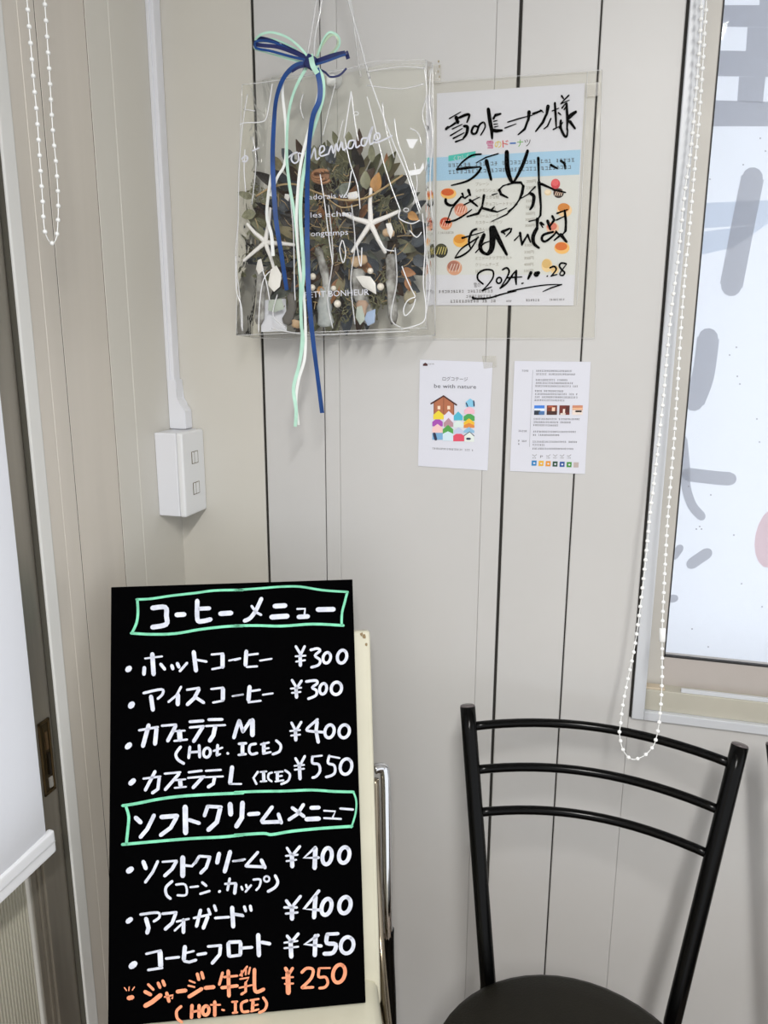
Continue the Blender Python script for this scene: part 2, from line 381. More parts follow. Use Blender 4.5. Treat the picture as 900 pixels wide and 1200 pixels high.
# window in the back wall
win = struct(thing('window_1', None, None))
def wbox(name, x0, x1, y0, y1, z0, z1, m, bev=0.0015): return box(name, x0, x1, y0, y1, z0, z1, m, win, bevel=bev, seg=2)
wbox('window_frame', 0.7905, 0.809, -0.006, 0.03, 0.7755, 1.972, M_frame)
wbox('window_frame', 1.76, 1.778, -0.006, 0.03, 0.7755, 1.972, M_frame)
wbox('window_frame', 0.809, 1.76, -0.006, 0.03, 0.7755, 0.7905, M_frame)
wbox('window_frame', 0.809, 1.76, -0.006, 0.03, 1.955, 1.972, M_frame)
wbox('sill_board', 0.809, 1.76, 0.002, 0.03, 0.7905, 0.8255, M_khaki)
wbox('sill_track', 0.862, 1.76, 0.004, 0.010, 0.8255, 0.8315, M_frame, 0.0008)
wbox('track_block', 0.809, 0.838, 0.004, 0.020, 0.8255, 0.829, mat('tan_block', (0.52, 0.44, 0.33), 0.6), 0.0008)
wbox('sill_ledge', 0.809, 1.76, 0.010, 0.034, 0.8155, 0.8235, mat('ledge_grey', (0.60, 0.60, 0.60), 0.5), 0.0008)
wbox('sash_stile', 0.809, 0.8345, 0.026, 0.048, 0.8235, 1.955, M_sash)
wbox('sash_stile', 1.735, 1.76, 0.026, 0.048, 0.8235, 1.955, M_sash)
wbox('sash_rail', 0.8345, 1.735, 0.027, 0.048, 0.8235, 0.874, mat('sash_rail_grey', (0.46, 0.42, 0.39), 0.45, 0.1, var=0.05))
wbox('sash_rail', 0.8345, 1.735, 0.027, 0.048, 1.92, 1.955, M_sash)
bm = bmesh.new(); bm_box(bm, 0.8345, 0.8362, 0.0255, 0.032, 0.874, 1.92); bm_box(bm, 0.8345, 1.735, 0.0255, 0.032, 0.874, 0.8765)
frombm('glazing_gasket', bm, M_rubber, win)
wbox('window_pane', 0.8345, 1.735, 0.033, 0.037, 0.874, 1.92, M_glass, 0)
ol = struct(box('ground_outside', -4, 6, 0.05, 5, -0.4, -0.35, M_ground))

# printed cloth hanging outside the window, lit by the sky behind it
ban = thing('cloth_banner', 'white cloth banner with large grey brush lettering hanging outside the window', 'banner')
YB = 0.16
bb = box('banner_cloth', 0.70, 2.05, YB, YB + 0.001, 0.62, 2.15, M_banner, ban)
plB = lambda x, y: onY(x, y, YB - 0.0015)
plB2 = lambda x, y: onY(x, y, YB - 0.0008)
plB3 = lambda x, y: onY(x, y, YB - 0.0022)
pr = Print(); pr.poly([(820, 238), (960, 232), (960, 258), (815, 268)], plB2)
pr.poly([(820, 272), (900, 262), (860, 290), (815, 300)], plB2)
pr.build('blue_tape', M_bannerblue, ban)
for q in ([(890, -60), (960, -60), (960, 6), (890, 6)], [(830, 6), (960, 6), (960, 33), (828, 31)], [(876, 32), (960, 33), (960, 61), (874, 60)], [(828, 59), (960, 61), (960, 91), (826, 89)],
          [(866, 90), (897, 90), (894, 121), (864, 119)], [(935, 91), (960, 91), (960, 121), (932, 121)], [(824, 117), (960, 121), (960, 148), (822, 148)]):
    pr = Print(); pr.poly(q, plB2); pr.build('lettering_bar', M_letter, ban)
for pts, w in (([(882, 208), (871, 262), (857, 335)], 27), ([(830, 396), (824, 440), (813, 470)], 26), ([(800, 515), (803, 545), (804, 570), (811, 592), (822, 605)], 11),
               ([(806, 556), (840, 560), (856, 561)], 16), ([(810, 661), (820, 654), (829, 648)], 13), ([(790, 652), (797, 642)], 9), ([(785, 702), (791, 701)], 9)):
    pr = Print(); pr.stroke(pts, w, plB); pr.build('brush_stroke', M_letter, ban)
pr = Print(); pr.ellipse(905, 630, 20, 36, plB, rot=0.2); pr.build('pink_mark', M_pinkv, ban)
pr = Print()
for x, y in [(891, 162), (897, 177), (871, 193), (832, 210), (863, 407), (855, 416), (864, 441), (867, 450), (887, 491), (890, 518), (807, 570), (833, 580), (860, 627), (869, 684), (893, 711), (811, 737), (830, 758), (820, 617), (816, 620), (822, 620)]:
    pr.ellipse(x, y, 1.0, 0.8, lambda a, b: onY(a, b, 0.0325), n=6)
sp = pr.build('dirt_specks', mat('speck_grey', (0.3, 0.3, 0.34), 0.8), win); sp['kind'] = 'stuff'

# ================================================================== things on the left wall
YL0, YL1 = -0.0235, -0.0005
cd = thing('cable_duct', 'white plastic cable duct running down the corner into the outlet box', 'cable duct')
bm = bmesh.new()
bm_box(bm, 0.0002, 0.0125, YL0 + 0.0015, YL1, 1.297, CEIL, bevel=0.0022, seg=2); frombm('duct_cover', bm, M_duct, cd)
box('duct_base', 0.0002, 0.006, YL0 - 0.0008, YL0 + 0.002, 1.297, CEIL, M_duct, cd, bevel=0.0008)
# adapter that flares out towards the box
prof2 = [(0.0002, 1.2165), (0.031, 1.2165), (0.031, 1.247), (0.0165, 1.268), (0.0165, 1.300), (0.0002, 1.300)]
bm = bmesh.new()
a = [bm.verts.new((x, YL0 - 0.001, z)) for x, z in prof2]; b = [bm.verts.new((x, YL1, z)) for x, z in prof2]
bm.faces.new(a); bm.faces.new(b[::-1])
for i in range(6): bm.faces.new((a[i], b[i], b[(i + 1) % 6], a[(i + 1) % 6]))
bmesh.ops.bevel(bm, geom=bm.edges[:], offset=0.0012, segments=2, affect='EDGES')
frombm('duct_adapter', bm, M_duct, cd)
ob = thing('outlet_box', 'white surface mounted outlet box with two small sockets in the corner', 'outlet')
box('box_body', 0.0002, 0.040, -0.0735, -0.0006, 1.0745, 1.2155, M_duct, ob, bevel=0.002, seg=2)
box('face_plate', 0.040, 0.0515, -0.0745, -0.0004, 1.0735, 1.2160, M_white, ob, bevel=0.0045, seg=3)
for zc in (1.171, 1.118):
    s = box('socket', 0.0512, 0.0522, -0.0455, -0.0255, zc - 0.0095, zc + 0.0095, M_white, ob, bevel=0.0004)
    bm = bmesh.new()
    for q in ((-0.0460, -0.0450, -0.0100, 0.0100), (-0.0375, -0.0365, -0.0095, 0.0095), (-0.0260, -0.0250, -0.0100, 0.0100), (-0.0460, -0.0250, 0.0095, 0.0103), (-0.0460, -0.0250, -0.0103, -0.0095)):
        bm_box(bm, 0.0515, 0.05235, q[0], q[1], zc + q[2], zc + q[3])
    frombm('socket_slot', bm, mat('slot_brown', (0.16, 0.13, 0.08), 0.7), s)

# roller blind over the door
bl = thing('roller_blind', 'white roller blind hanging in front of the sliding door with a hem bar', 'blind')
bm = bmesh.new()
NY, NZ = 14, 26
for j in range(NZ + 1):
    z = 0.722 + (CEIL - 0.06 - 0.722) * j / NZ
    for i in range(NY + 1):
        yy = -1.30 + (-0.4435 + 1.30) * i / NY
        bm.verts.new((0.030 + 0.0018 * math.sin(yy * 23 + 1.2 * math.sin(z * 3)), yy - 0.002 * (z - 0.7) * (i / NY), z))
bm.verts.ensure_lookup_table()
for j in range(NZ):
    for i in range(NY):
        k = j * (NY + 1) + i; bm.faces.new((bm.verts[k], bm.verts[k + 1], bm.verts[k + NY + 2], bm.verts[k + NY + 1]))
frombm('blind_fabric', bm, M_fabric, bl, True)
box('hem_bar', 0.0245, 0.0355, -1.305, -0.4325, 0.688, 0.7225, mat('hem_white', (0.78, 0.79, 0.82), 0.55), bl, bevel=0.005, seg=3)
box('hem_seam', 0.0362, 0.0368, -1.30, -0.436, 0.706, 0.7075, mat('seam_grey', (0.58, 0.58, 0.6), 0.6), bl)
tube('blind_roller', [(0.03, -1.31, CEIL - 0.045), (0.03, -0.42, CEIL - 0.045)], 0.02, M_white, bl)

# bead chains
def bead_chain(path, Yf, r, sp, label, x_plane=None, conn=None, anchor=None):
    t = thing('bead_chain', label, 'blind chain')
    pts = []
    for x, y in path:
        pts.append(onX(x, y, x_plane) if x_plane is not None else onY(x, y, Yf(y)))
    pts = spline(pts, 5)
    if anchor: pts = [V(anchor[0])] + pts + [V(anchor[1])]
    tube('chain_cord', pts, 0.0007, M_bead, t, n=6)
    bm = bmesh.new(); acc = 0.0; last = pts[0]
    L = 0.0
    for a, b in zip(pts, pts[1:]):
        seg = (b - a).length
        while acc <= seg:
            p = a.lerp(b, acc / seg) if seg > 0 else a
            ret = bmesh.ops.create_icosphere(bm, subdivisions=2, radius=r, matrix=Matrix.Translation(p))
            acc += sp
        acc -= seg
    o = frombm('beads', bm, M_bead, t, True); o['kind'] = 'stuff'
    if conn:
        p = onY(conn[0], conn[1], Yf(conn[1])); q = onY(conn[0] + 0.5, conn[1] - 16, Yf(conn[1] - 16))
        tube('chain_connector', [p, p.lerp(q, 0.05), p.lerp(q, 0.95), q], [0.0035, 0.0044, 0.0044, 0.0035], M_bead, t, n=12)
    return t
YC = lambda y: -0.045 - 0.085 * max(0, (y / 890.0)) ** 1.5
bead_chain([(828, -30), (828, 0), (826, 30), (824, 70), (819, 140), (812.5, 215), (806, 290), (804, 305), (799, 370), (794, 450), (789.5, 520), (783, 600), (780, 650), (777.5, 700), (776, 743), (776, 790), (774.5, 825), (772, 850), (769, 865), (765, 875), (757, 884), (750, 888), (742, 890), (735, 886), (729, 876), (726, 860), (727, 850), (730, 825), (737, 790), (745, 750), (754, 680), (762, 600), (767, 560), (777, 470), (785, 380), (795, 300), (802, 230), (810, 170), (816, 105), (821, 33), (822, 0), (823, -30)],
           YC, 0.0029, 0.0135, 'long white bead chain hanging over the window edge and black chair', conn=(776, 752),
           anchor=((0.842, -0.05, CEIL), (0.834, -0.05, CEIL)))
bead_chain([(51, -20), (52.3, 0), (55, 40), (58.3, 90), (61.7, 150), (66, 195), (68.3, 235), (67.7, 265), (65.7, 280), (60.7, 285), (55, 278), (51.7, 265), (50, 235), (46.7, 185), (43.3, 135), (40, 100), (35, 40), (31.7, 0), (30.5, -20)],
           None, 0.0028, 0.0172, 'short white bead chain looped in front of the left door casing', x_plane=0.05,
           anchor=((0.05, -0.36, CEIL), (0.05, -0.385, CEIL)))

# ================================================================== papers on the back wall
# signed poster in its sleeve
po = thing('signed_poster', 'sweets shop poster signed in black brush pen inside a clear sleeve', 'poster')
PL = lambda d: (lambda x, y: onY(x, y, -d))
def sheet(name, quad, d0, d1, m, parent):
    a = [onY(x, y, -d1) for x, y in quad]; b = [V((p.x, -d0, p.z)) for p in a]
    return mesh(name, a + b, [(0, 1, 2, 3), (7, 6, 5, 4), (0, 4, 5, 1), (1, 5, 6, 2), (2, 6, 7, 3), (3, 7, 4, 0)], m, parent)
sheet('poster_paper', [(512, 109.5), (685.5, 97.4), (672, 358), (511, 357.7)], 0.0006, 0.0016, M_paper, po)
pr = Print(); pr.poly([(511.5, 211.6), (679.2, 204.6), (673.6, 322), (511.2, 322)], PL(0.0017)); pr.build('menu_field', M_cream_paper, po)
pr = Print(); pr.poly([(511.6, 184.5), (680.4, 175.4), (679, 204.5), (511.5, 211.8)], PL(0.0019)); pr.build('blue_band', cmat('ink_light_blue', 165, 202, 230), po)
pr = Print(); pr.poly([(525.5, 182.5), (557.5, 177), (557, 184), (525.5, 189)], PL(0.0021)); pr.build('teal_tag', cmat('ink_teal', 75, 190, 180), po)
pr = Print(); pr.text('くわしく', 532, 188.3, 550, 185.2, 4.6, PL(0.0023)); pr.build('tag_lettering', M_paper, po)
# coloured shop name
for ch, x0, w, c in (('雪', 570.5, 8, (205, 45, 130)), ('の', 579.8, 8, (225, 200, 40)), ('ド', 589, 7, (215, 60, 40)), ('ー', 597.5, 7, (55, 110, 190)), ('ナ', 606.3, 7, (90, 170, 50)), ('ツ', 615, 7, (50, 35, 45))):
    pr = Print(); yb = 173.5 - (x0 - 570) * 0.05
    if ch == 'ー': pr.stroke([(x0 + 0.5, yb - 4.2), (x0 + w - 0.5, yb - 4.5)], 1.7, PL(0.0022), sm=False)
    else: pr.text(ch, x0, yb, x0 + w, yb - w * 0.05, 7.5, PL(0.0022))
    pr.build('shop_name_letter', cmat('ink_%d_%d' % (c[0], c[1]), *c), po)
# band copy, menu rows, prices, footer
pr = Print()
pr.scribble(525, 196, 675, 189.5, 4.3, PL(0.0021)); pr.scribble(525.5, 204, 669, 198, 4.3, PL(0.0021))
pr.build('band_copy', mat('ink_slate', (0.10, 0.11, 0.14), 0.6), po, stuff=True)
pr = Print()
rows = ['プレーン', 'シナモンシュガー', 'あんこときな粉', 'ミルクチョコレートナッツ', 'いちごチョコ', 'クリームソーダ', 'カスタードナッツ', '紅あんいも', '黒ごま', 'くるみ', 'ミニドーナツプラカルト', 'クリームチーズ', '抹茶']
ry = [217.5, 225, 233, 241, 248, 255, 262.5, 270.5, 279, 287, 304.5, 312, 320]
for i, (s, yy) in enumerate(zip(rows, ry)):
    x0 = 557.5 - 0.04 * i; wd = 3.9 * len(s)
    pr.text(s, x0, yy, x0 + wd, yy - wd * 0.02, 3.4, PL(0.0021))
for yy, s in ((214, '200円'), (221.5, '230円'), (237, '250円'), (244, '260円'), (252, '300円'), (259, '300円'), (266, '300円'), (289, '330円'), (297, '330円'), (304, '350円'), (311.5, '400円'), (319, '330円')):
    pr.text(s, 617 - (yy - 214) * 0.03, yy, 628 - (yy - 214) * 0.03, yy - 0.2, 3.2, PL(0.0021))
pr.scribble(513, 274.2, 532, 273.6, 2.3, PL(0.0021))
pr.build('menu_rows', M_print2, po, stuff=True)
pr = Print()
pr.scribble(514, 343.4, 583, 342.4, 3.2, PL(0.0021)); pr.scribble(546, 349.2, 583, 348.6, 3.2, PL(0.0021)); pr.scribble(527.5, 354.8, 582, 354.2, 3.2, PL(0.0021))
pr.text('雪の', 555.5, 336.5, 563, 336, 4.5, PL(0.0021))
pr.scribble(593, 354, 600, 354, 2.2, PL(0.0021)); pr.scribble(616, 353.2, 635, 353, 2.6, PL(0.0021)); pr.scribble(643.5, 352.4, 663, 352, 2.2, PL(0.0021))
pr.build('footer_print', M_print, po, stuff=True)
# printed buns
def bun(cx, cy, rx, ry_, c1, c2, dx=-0.1, dy=-0.25, c3=None):
    pr = Print(); pr.ellipse(cx, cy, rx, ry_, PL(0.0020)); o = pr.build('printed_bun', cmat('bun_%d_%d_%d' % c1, *c1), po)
    pr = Print(); pr.ellipse(cx + dx * rx, cy + dy * ry_, rx * 0.80, ry_ * 0.66, PL(0.0022)); pr.build('bun_top', cmat('bun_%d_%d_%d' % c2, *c2), o)
    if c3:
        pr = Print()
        for k in range(4): pr.stroke([(cx - rx * 0.7 + k * rx * 0.4, cy + ry_ * 0.5), (cx - rx * 0.3 + k * rx * 0.36, cy - ry_ * 0.5)], 0.9, PL(0.0024))
        pr.build('bun_icing', cmat('bun_%d_%d_%d' % c3, *c3), o)
bun(525.5, 226.8, 9.3, 6.4, (240, 190, 110), (208, 92, 28))
bun(540, 246, 7.8, 8, (222, 160, 135), (200, 120, 95), c3=(238, 205, 190))
bun(522.5, 261.8, 7.4, 7.6, (226, 150, 110), (190, 70, 40), c3=(240, 200, 180))
bun(539.5, 282, 8.6, 7.8, (238, 185, 90), (222, 150, 45))
bun(517, 293.8, 7.8, 8.4, (35, 35, 25), (70, 70, 35), c3=(215, 200, 120))
bun(532.5, 313.8, 9, 8.8, (215, 160, 130), (170, 110, 95), c3=(225, 205, 195))
bun(642, 225.5, 4.2, 3.6, (225, 205, 170), (240, 225, 200)); bun(651, 215.5, 5.4, 6, (205, 60, 70), (225, 95, 100))
bun(654.5, 226.3, 6.2, 5.8, (40, 20, 15), (80, 35, 25), c3=(225, 200, 180))
bun(661.5, 246.5, 8.8, 8, (238, 205, 160), (205, 130, 50), dy=-0.4)
bun(647.5, 267, 7.5, 7, (232, 195, 165), (215, 120, 100)); bun(658.5, 290.5, 9, 7.2, (240, 190, 110), (212, 110, 35))
bun(641, 311, 6.5, 8, (232, 205, 155), (215, 180, 115)); bun(650, 316, 5, 5, (238, 210, 160), (225, 190, 130))
# brush-pen signature
pr = Print(); pk = PL(0.0028); k9 = 1 / 9.0
P1, P2, P3, P4, P5, P6 = (505, 90, k9), (595, 90, k9), (505, 180, k9), (595, 180, k9), (505, 265, k9), (595, 265, k9)
crop_strokes(pr, P1, '''14: 195,440 315,370; 30: 160,550 180,525; 18: 180,540 270,470; 44: 268,430 285,485; 26: 300,430 370,400 405,405 380,480;
14: 205,525 300,470; 14: 225,550 330,500; 16: 205,620 330,545; 30: 350,520 385,530 375,600 340,650; 18: 235,650 350,590; 20: 260,685 345,655;
22: 500,530 455,520 430,570 440,600 480,590 510,510 555,480 572,530 525,615; 36: 605,340 625,480 640,560 645,650; 36: 640,560 690,570 750,565; 34: 680,405 735,390;
13: 660,470 700,460; 13: 665,500 705,495; 14: 670,530 710,520; 28: 660,440 680,400; 14: 780,540 900,495''', pk, True)
crop_strokes(pr, P2, '''14: 0,478 120,440 260,405; 40: 225,370 218,460; 24: 215,450 180,550 110,610; 28: 268,390 360,355; 40: 425,310 410,400; 26: 405,400 370,480 295,575;
16: 455,440 420,520 380,550; 16: 345,350 375,375; 14: 470,360 540,330; 24: 497,275 505,400 512,540; 16: 480,555 550,520; 20: 535,380 560,400; 22: 568,200 590,232; 18: 645,195 560,280;
14: 560,285 650,245; 18: 572,330 610,280; 26: 620,280 630,450 625,560; 16: 595,345 625,300; 22: 625,470 655,405 725,365 690,400 645,445; 34: 655,470 710,545; 24: 560,460 560,540 600,625 625,620 632,550; 18: 545,540 580,480''', pk, True)
crop_strokes(pr, P3, '''18: 530,5 430,20 330,90 275,160; 26: 275,165 380,150 520,140; 22: 530,150 480,220 380,290 215,335; 14: 710,0 580,40 480,95; 42: 585,75 635,275; 44: 800,-20 805,150 830,250 860,310;
28: 155,480 160,520 200,545 240,540; 22: 240,540 320,450; 24: 330,420 345,460; 34: 395,385 415,440; 20: 330,455 360,470 400,440; 16: 320,460 220,580 175,700; 18: 180,720 260,700 350,650 430,590; 34: 165,720 200,725;
30: 410,490 490,555; 16: 350,540 510,460; 30: 560,440 540,560; 26: 540,560 500,630 380,665; 26: 545,575 640,600 700,615; 14: 700,615 800,575; 20: 640,590 670,560; 28: 720,380 740,430 810,465; 15: 645,435 700,420; 15: 710,390 760,340 820,320; 14: 910,530 800,640 640,715''', pk, True)
crop_strokes(pr, P4, '''26: 0,100 20,220 50,310; 32: 210,-30 170,90 110,220 60,305; 30: 455,120 520,155; 26: 560,75 600,105 605,160; 22: 0,325 60,310; 26: 60,305 140,305 165,345; 30: 165,340 150,420 120,490; 16: 120,490 60,570 0,610;
18: 290,350 220,420; 14: 230,420 110,490; 32: 240,420 275,450 265,540 235,590; 30: 322,45 330,300; 36: 330,300 350,560; 22: 350,560 345,650 320,690; 30: 355,320 480,375; 24: 480,380 610,410;
14: 225,715 330,690; 38: 312,690 310,800; 20: 340,730 370,780; 30: 350,730 380,750; 34: 420,710 450,800; 28: 470,660 490,700 450,760; 20: 520,630 630,590; 18: 515,700 600,660; 24: 600,600 612,700 612,760 600,830''', pk, True)
crop_strokes(pr, P5, '''24: 330,125 400,105; 14: 400,105 560,60; 22: 480,30 430,60 400,160 420,240; 16: 500,120 420,170 320,240 255,330; 18: 255,335 330,310 420,240 500,110; 38: 560,90 520,200 540,270 600,300; 56: 640,20 650,120 640,240 600,295; 44: 660,10 720,150 800,300; 14: 470,280 560,180 700,130;
34: 750,60 830,25; 18: 850,25 840,60 790,110; 24: 760,60 780,85; 18: 550,610 495,560 500,500 570,460 650,470 655,540 600,620 540,680; 18: 540,680 640,640; 18: e 718,572 26,32 20; 18: 755,460 800,440 825,480 790,560 730,655; 18: 730,655 800,600 870,500 900,470; 18: 800,545 900,535; 16: 440,765 600,760 760,715 900,685; 28: 440,752 462,765''', pk, True)
crop_strokes(pr, P6, '''16: 70,150 130,90; 28: 130,70 150,200; 26: 150,190 210,90; 26: 210,90 240,170; 36: 310,20 270,100 275,180 330,230; 24: 480,60 380,90 360,140 400,160 490,90 510,50; 26: 510,60 550,100 490,150; 22: 615,0 612,50 580,85; 40: 560,90 620,165;
24: 90,470 85,560 90,615; 18: 0,545 150,535; 18: 150,605 165,600; 36: 245,490 215,555; 62: 300,508 325,492; 16: 415,530 422,522; 18: 445,440 490,425 510,460 455,530; 18: 460,525 520,510; 18: 615,395 565,390 545,420 570,460 600,490 580,520 550,500 620,400; 13: 0,690 200,650 400,620 570,615; 14: 570,615 460,650 370,690''', pk, True)
sg = pr.build('pen_signature', M_ink, po); sg['label'] = 'black brush pen signature dated 2024.10.28'
# sleeve
sq = [(506.5, 96), (706, 82), (697, 396), (507, 397)]
sheet('clear_sleeve', sq, 0.0036, 0.0038, M_sleeve, po)
bm = bmesh.new()
for a, b in (((506.5, 96), (706, 82)), ((706, 82), (697, 396)), ((697, 396), (507, 397)), ((688.5, 84), (676, 357))):
    bm_tube(bm, [onY(*a, -0.0042), onY(*b, -0.0042)], 0.0004, 5)
frombm('sleeve_seam', bm, M_seam_highlight, po)
for q in ([(687, 98), (703, 96), (702, 112), (686, 114)], [(504, 76), (517, 75), (517, 97), (504, 98)]):
    sheet('tape', q, 0.0040, 0.0043, M_tape, po)

# left card
c1 = thing('log_cabin_card', 'small white card with a brown log house above stacked colourful little houses', 'card')
sheet('card_paper', [(492, 421.5), (577.3, 424.5), (571.3, 551.5), (490, 546)], 0.0005, 0.0014, M_paper, c1)
k1 = 100 / 857.0; K1 = lambda x, y: (485 + x * k1, 415 + y * k1); p1 = PL(0.0017)
pr = Print()
pr.text('ログコテージ', *K1(288, 264), *K1(540, 270), 3.9, p1); pr.text('be with nature', *K1(203, 338), *K1(625, 347), 4.8, p1)
pr.build('card_title', cmat('ink_dark_grey', 60, 58, 66), c1)
pr = Print(); pr.scribble(*K1(185, 955), *K1(600, 975), 2.0, p1); pr.scribble(*K1(140, 104), *K1(215, 104), 1.2, p1); pr.build('card_small_print', M_print, c1, stuff=True)
pr = Print(); pr.poly([K1(92, 118), K1(92, 100), K1(115, 85), K1(138, 100), K1(138, 118)], p1); pr.build('card_logo', cmat('ink_maroon', 70, 25, 25), c1)
def house(x0, x1, yt, ys_, yb, col, label=None, d=0.0018):
    pr = Print(); pr.poly([K1(x0, yb), K1(x0, ys_), K1((x0 + x1) / 2, yt), K1(x1, ys_), K1(x1, yb)], PL(d)); return pr.build('printed_house', cmat('house_%d_%d_%d' % col, *col), c1)
hb = house(198, 405, 425, 490, 610, (176, 106, 72))
pr = Print(); pr.stroke([K1(172, 498), K1(298, 420), K1(428, 510)], 1.9, PL(0.0020), sm=False); pr.build('house_roof', cmat('ink_roof', 70, 28, 24), hb)
pr = Print(); pr.stroke([K1(299, 430), K1(299, 600)], 0.5, PL(0.0021)); pr.stroke([K1(205, 480), K1(205, 600)], 0.5, PL(0.0021)); pr.stroke([K1(400, 495), K1(400, 600)], 0.5, PL(0.0021)); pr.build('house_line', cmat('ink_brown2', 95, 45, 30), hb)
pr = Print()
for xx in (252, 350): pr.poly([K1(xx - 14, 555), K1(xx - 14, 520), K1(xx + 14, 520), K1(xx + 14, 555)], PL(0.0021))
pr.build('house_window', cmat('ink_cream', 240, 215, 190), hb)
for a in [(185, 290, 755, 785, 860, (120, 170, 210)), (290, 395, 775, 800, 870, (205, 225, 235)), (395, 505, 785, 820, 875, (220, 75, 100)), (510, 605, 780, 825, 880, (225, 232, 225)),
          (185, 290, 700, 740, 790, (240, 200, 195)), (290, 395, 710, 755, 800, (80, 160, 75)), (400, 500, 735, 770, 800, (190, 200, 225)), (500, 608, 730, 770, 790, (140, 185, 215)),
          (185, 290, 640, 680, 725, (165, 75, 175)), (300, 395, 640, 690, 730, (180, 140, 150)), (400, 500, 655, 700, 735, (215, 230, 225)), (500, 608, 690, 715, 740, (220, 135, 60)),
          (195, 300, 565, 610, 655, (232, 210, 55)), (300, 400, 570, 620, 680, (225, 220, 235)), (400, 490, 575, 620, 665, (75, 180, 205)), (500, 608, 645, 685, 710, (235, 190, 50)),
          (500, 610, 590, 625, 670, (70, 160, 80)), (505, 610, 525, 560, 600, (235, 185, 200)), (520, 612, 445, 480, 530, (130, 195, 225))]:
    house(*a, d=0.0018 + random.random() * 0.0002)
for pts, w in (([(505, 818), (560, 780), (605, 822)], 0.8), ([(205, 800), (220, 855)], 3.4), ([(525, 490), (540, 525)], 1.3), ([(600, 470), (605, 520)], 1.5), ([(535, 850), (562, 850)], 2.6)):
    pr = Print(); pr.stroke([K1(*q) for q in pts], w, PL(0.0022), sm=False); pr.build('house_detail', cmat('ink_navy', 35, 45, 75), c1)
sheet('tape', [(565, 417), (581, 417), (582, 430), (567, 432)], 0.0014, 0.0018, M_tape, c1)
# right card
c2 = thing('guide_card', 'small white card of fine print with four photos and coloured icons', 'card')
sheet('card_paper', [(603, 423), (692.3, 424), (685.5, 555.5), (597.5, 552)], 0.0005, 0.0014, M_paper, c2)
k2 = 100 / 828.0; K2 = lambda x, y: (595 + x * k2, 415 + y * k2)
pr = Print()
for a, b, c in ((275, 170, 635), (275, 202, 655), (270, 258, 590), (270, 288, 645), (265, 318, 685), (262, 365, 550), (262, 395, 690), (260, 425, 685), (258, 455, 555),
                (250, 637, 710), (248, 668, 615), (246, 697, 495), (245, 760, 665), (243, 792, 510), (240, 858, 700), (240, 888, 375), (238, 925, 635), (135, 168, 210), (103, 753, 192), (98, 850, 190), (98, 880, 130)):
    pr.scribble(*K2(a, b), *K2(c, b + 3), 2.0, p1)
pr.build('card_small_print', mat('ink_print', (0.07, 0.065, 0.075), 0.6), c2, stuff=True)
pr = Print(); pr.stroke([K2(243, 155), K2(210, 900)], 0.35, p1); pr.build('card_rule', cmat('ink_rule', 140, 140, 150), c2)
def sq_(x0, y0, x1, y1, col, name='card_photo', par=None, d=0.0018):
    pr = Print(); pr.poly([K2(x0, y0), K2(x1, y0), K2(x1 - 3, y1), K2(x0 - 3, y1)], PL(d)); return pr.build(name, cmat('ph_%d_%d_%d' % col, *col), par or c2)
for x0, base, parts in ((258, (60, 125, 215), [(0, 30, 100, 55, (225, 235, 245)), (0, 50, 60, 92, (35, 45, 60)), (45, 60, 100, 92, (70, 110, 160))]),
                        (380, (120, 50, 30), [(50, 20, 80, 60, (245, 205, 180)), (0, 55, 100, 92, (65, 30, 22)), (15, 5, 60, 20, (185, 90, 60))]),
                        (502, (110, 38, 28), [(35, 35, 55, 80, (240, 225, 215)), (10, 75, 60, 92, (225, 215, 205)), (65, 10, 100, 70, (80, 28, 22))]),
                        (628, (200, 135, 105), [(0, 45, 100, 92, (230, 215, 205)), (30, 50, 90, 66, (95, 50, 40)), (0, 25, 100, 38, (235, 190, 150))])):
    ph = sq_(x0, 497, x0 + 100, 589, base)
    for a in parts: sq_(x0 + a[0], 497 + a[1], x0 + a[2], 497 + a[3], a[4], 'photo_patch', ph, 0.0020)
for i, col in enumerate([(35, 125, 185), (230, 175, 40), (225, 150, 50), (35, 75, 55), (35, 80, 150), (60, 140, 50), (185, 170, 165)]):
    x0 = 233 + i * 68; y0 = 1032 + i * 3
    ic = sq_(x0, y0, x0 + 48, y0 + 50, col, 'card_icon')
    if i < 6: pr = Print(); pr.ellipse(*K2(x0 + 24, y0 + 26), 1.3, 1.1, PL(0.0020), n=8); pr.build('icon_mark', M_paper, ic)
pr = Print()
for i in range(6):
    x0 = 240 + i * 67
    if i == 1: pr.text('P', *K2(x0 + 8, 1006), *K2(x0 + 34, 1007), 3.0, p1)
    else: pr.stroke([K2(x0, 975 + (i % 3) * 5), K2(x0 + 20, 990), K2(x0 + 40, 975)], 0.5, p1, sm=False); pr.scribble(*K2(x0, 1012), *K2(x0 + 45, 1013), 1.4, p1)
pr.build('icon_outline', M_print, c2, stuff=True)

# little stains on the wall panel above the poster
pr = Print()
for x, y, r in ((514, 72, 1.0), (515, 78, 1.2), (513.5, 84, 1.1), (515, 90, 1.0)): pr.ellipse(x, y, r, r * 1.6, PL(0.0004), n=7)
st = pr.build('paint_stain', mat('stain_tan', (0.36, 0.30, 0.18), 0.8), wb)

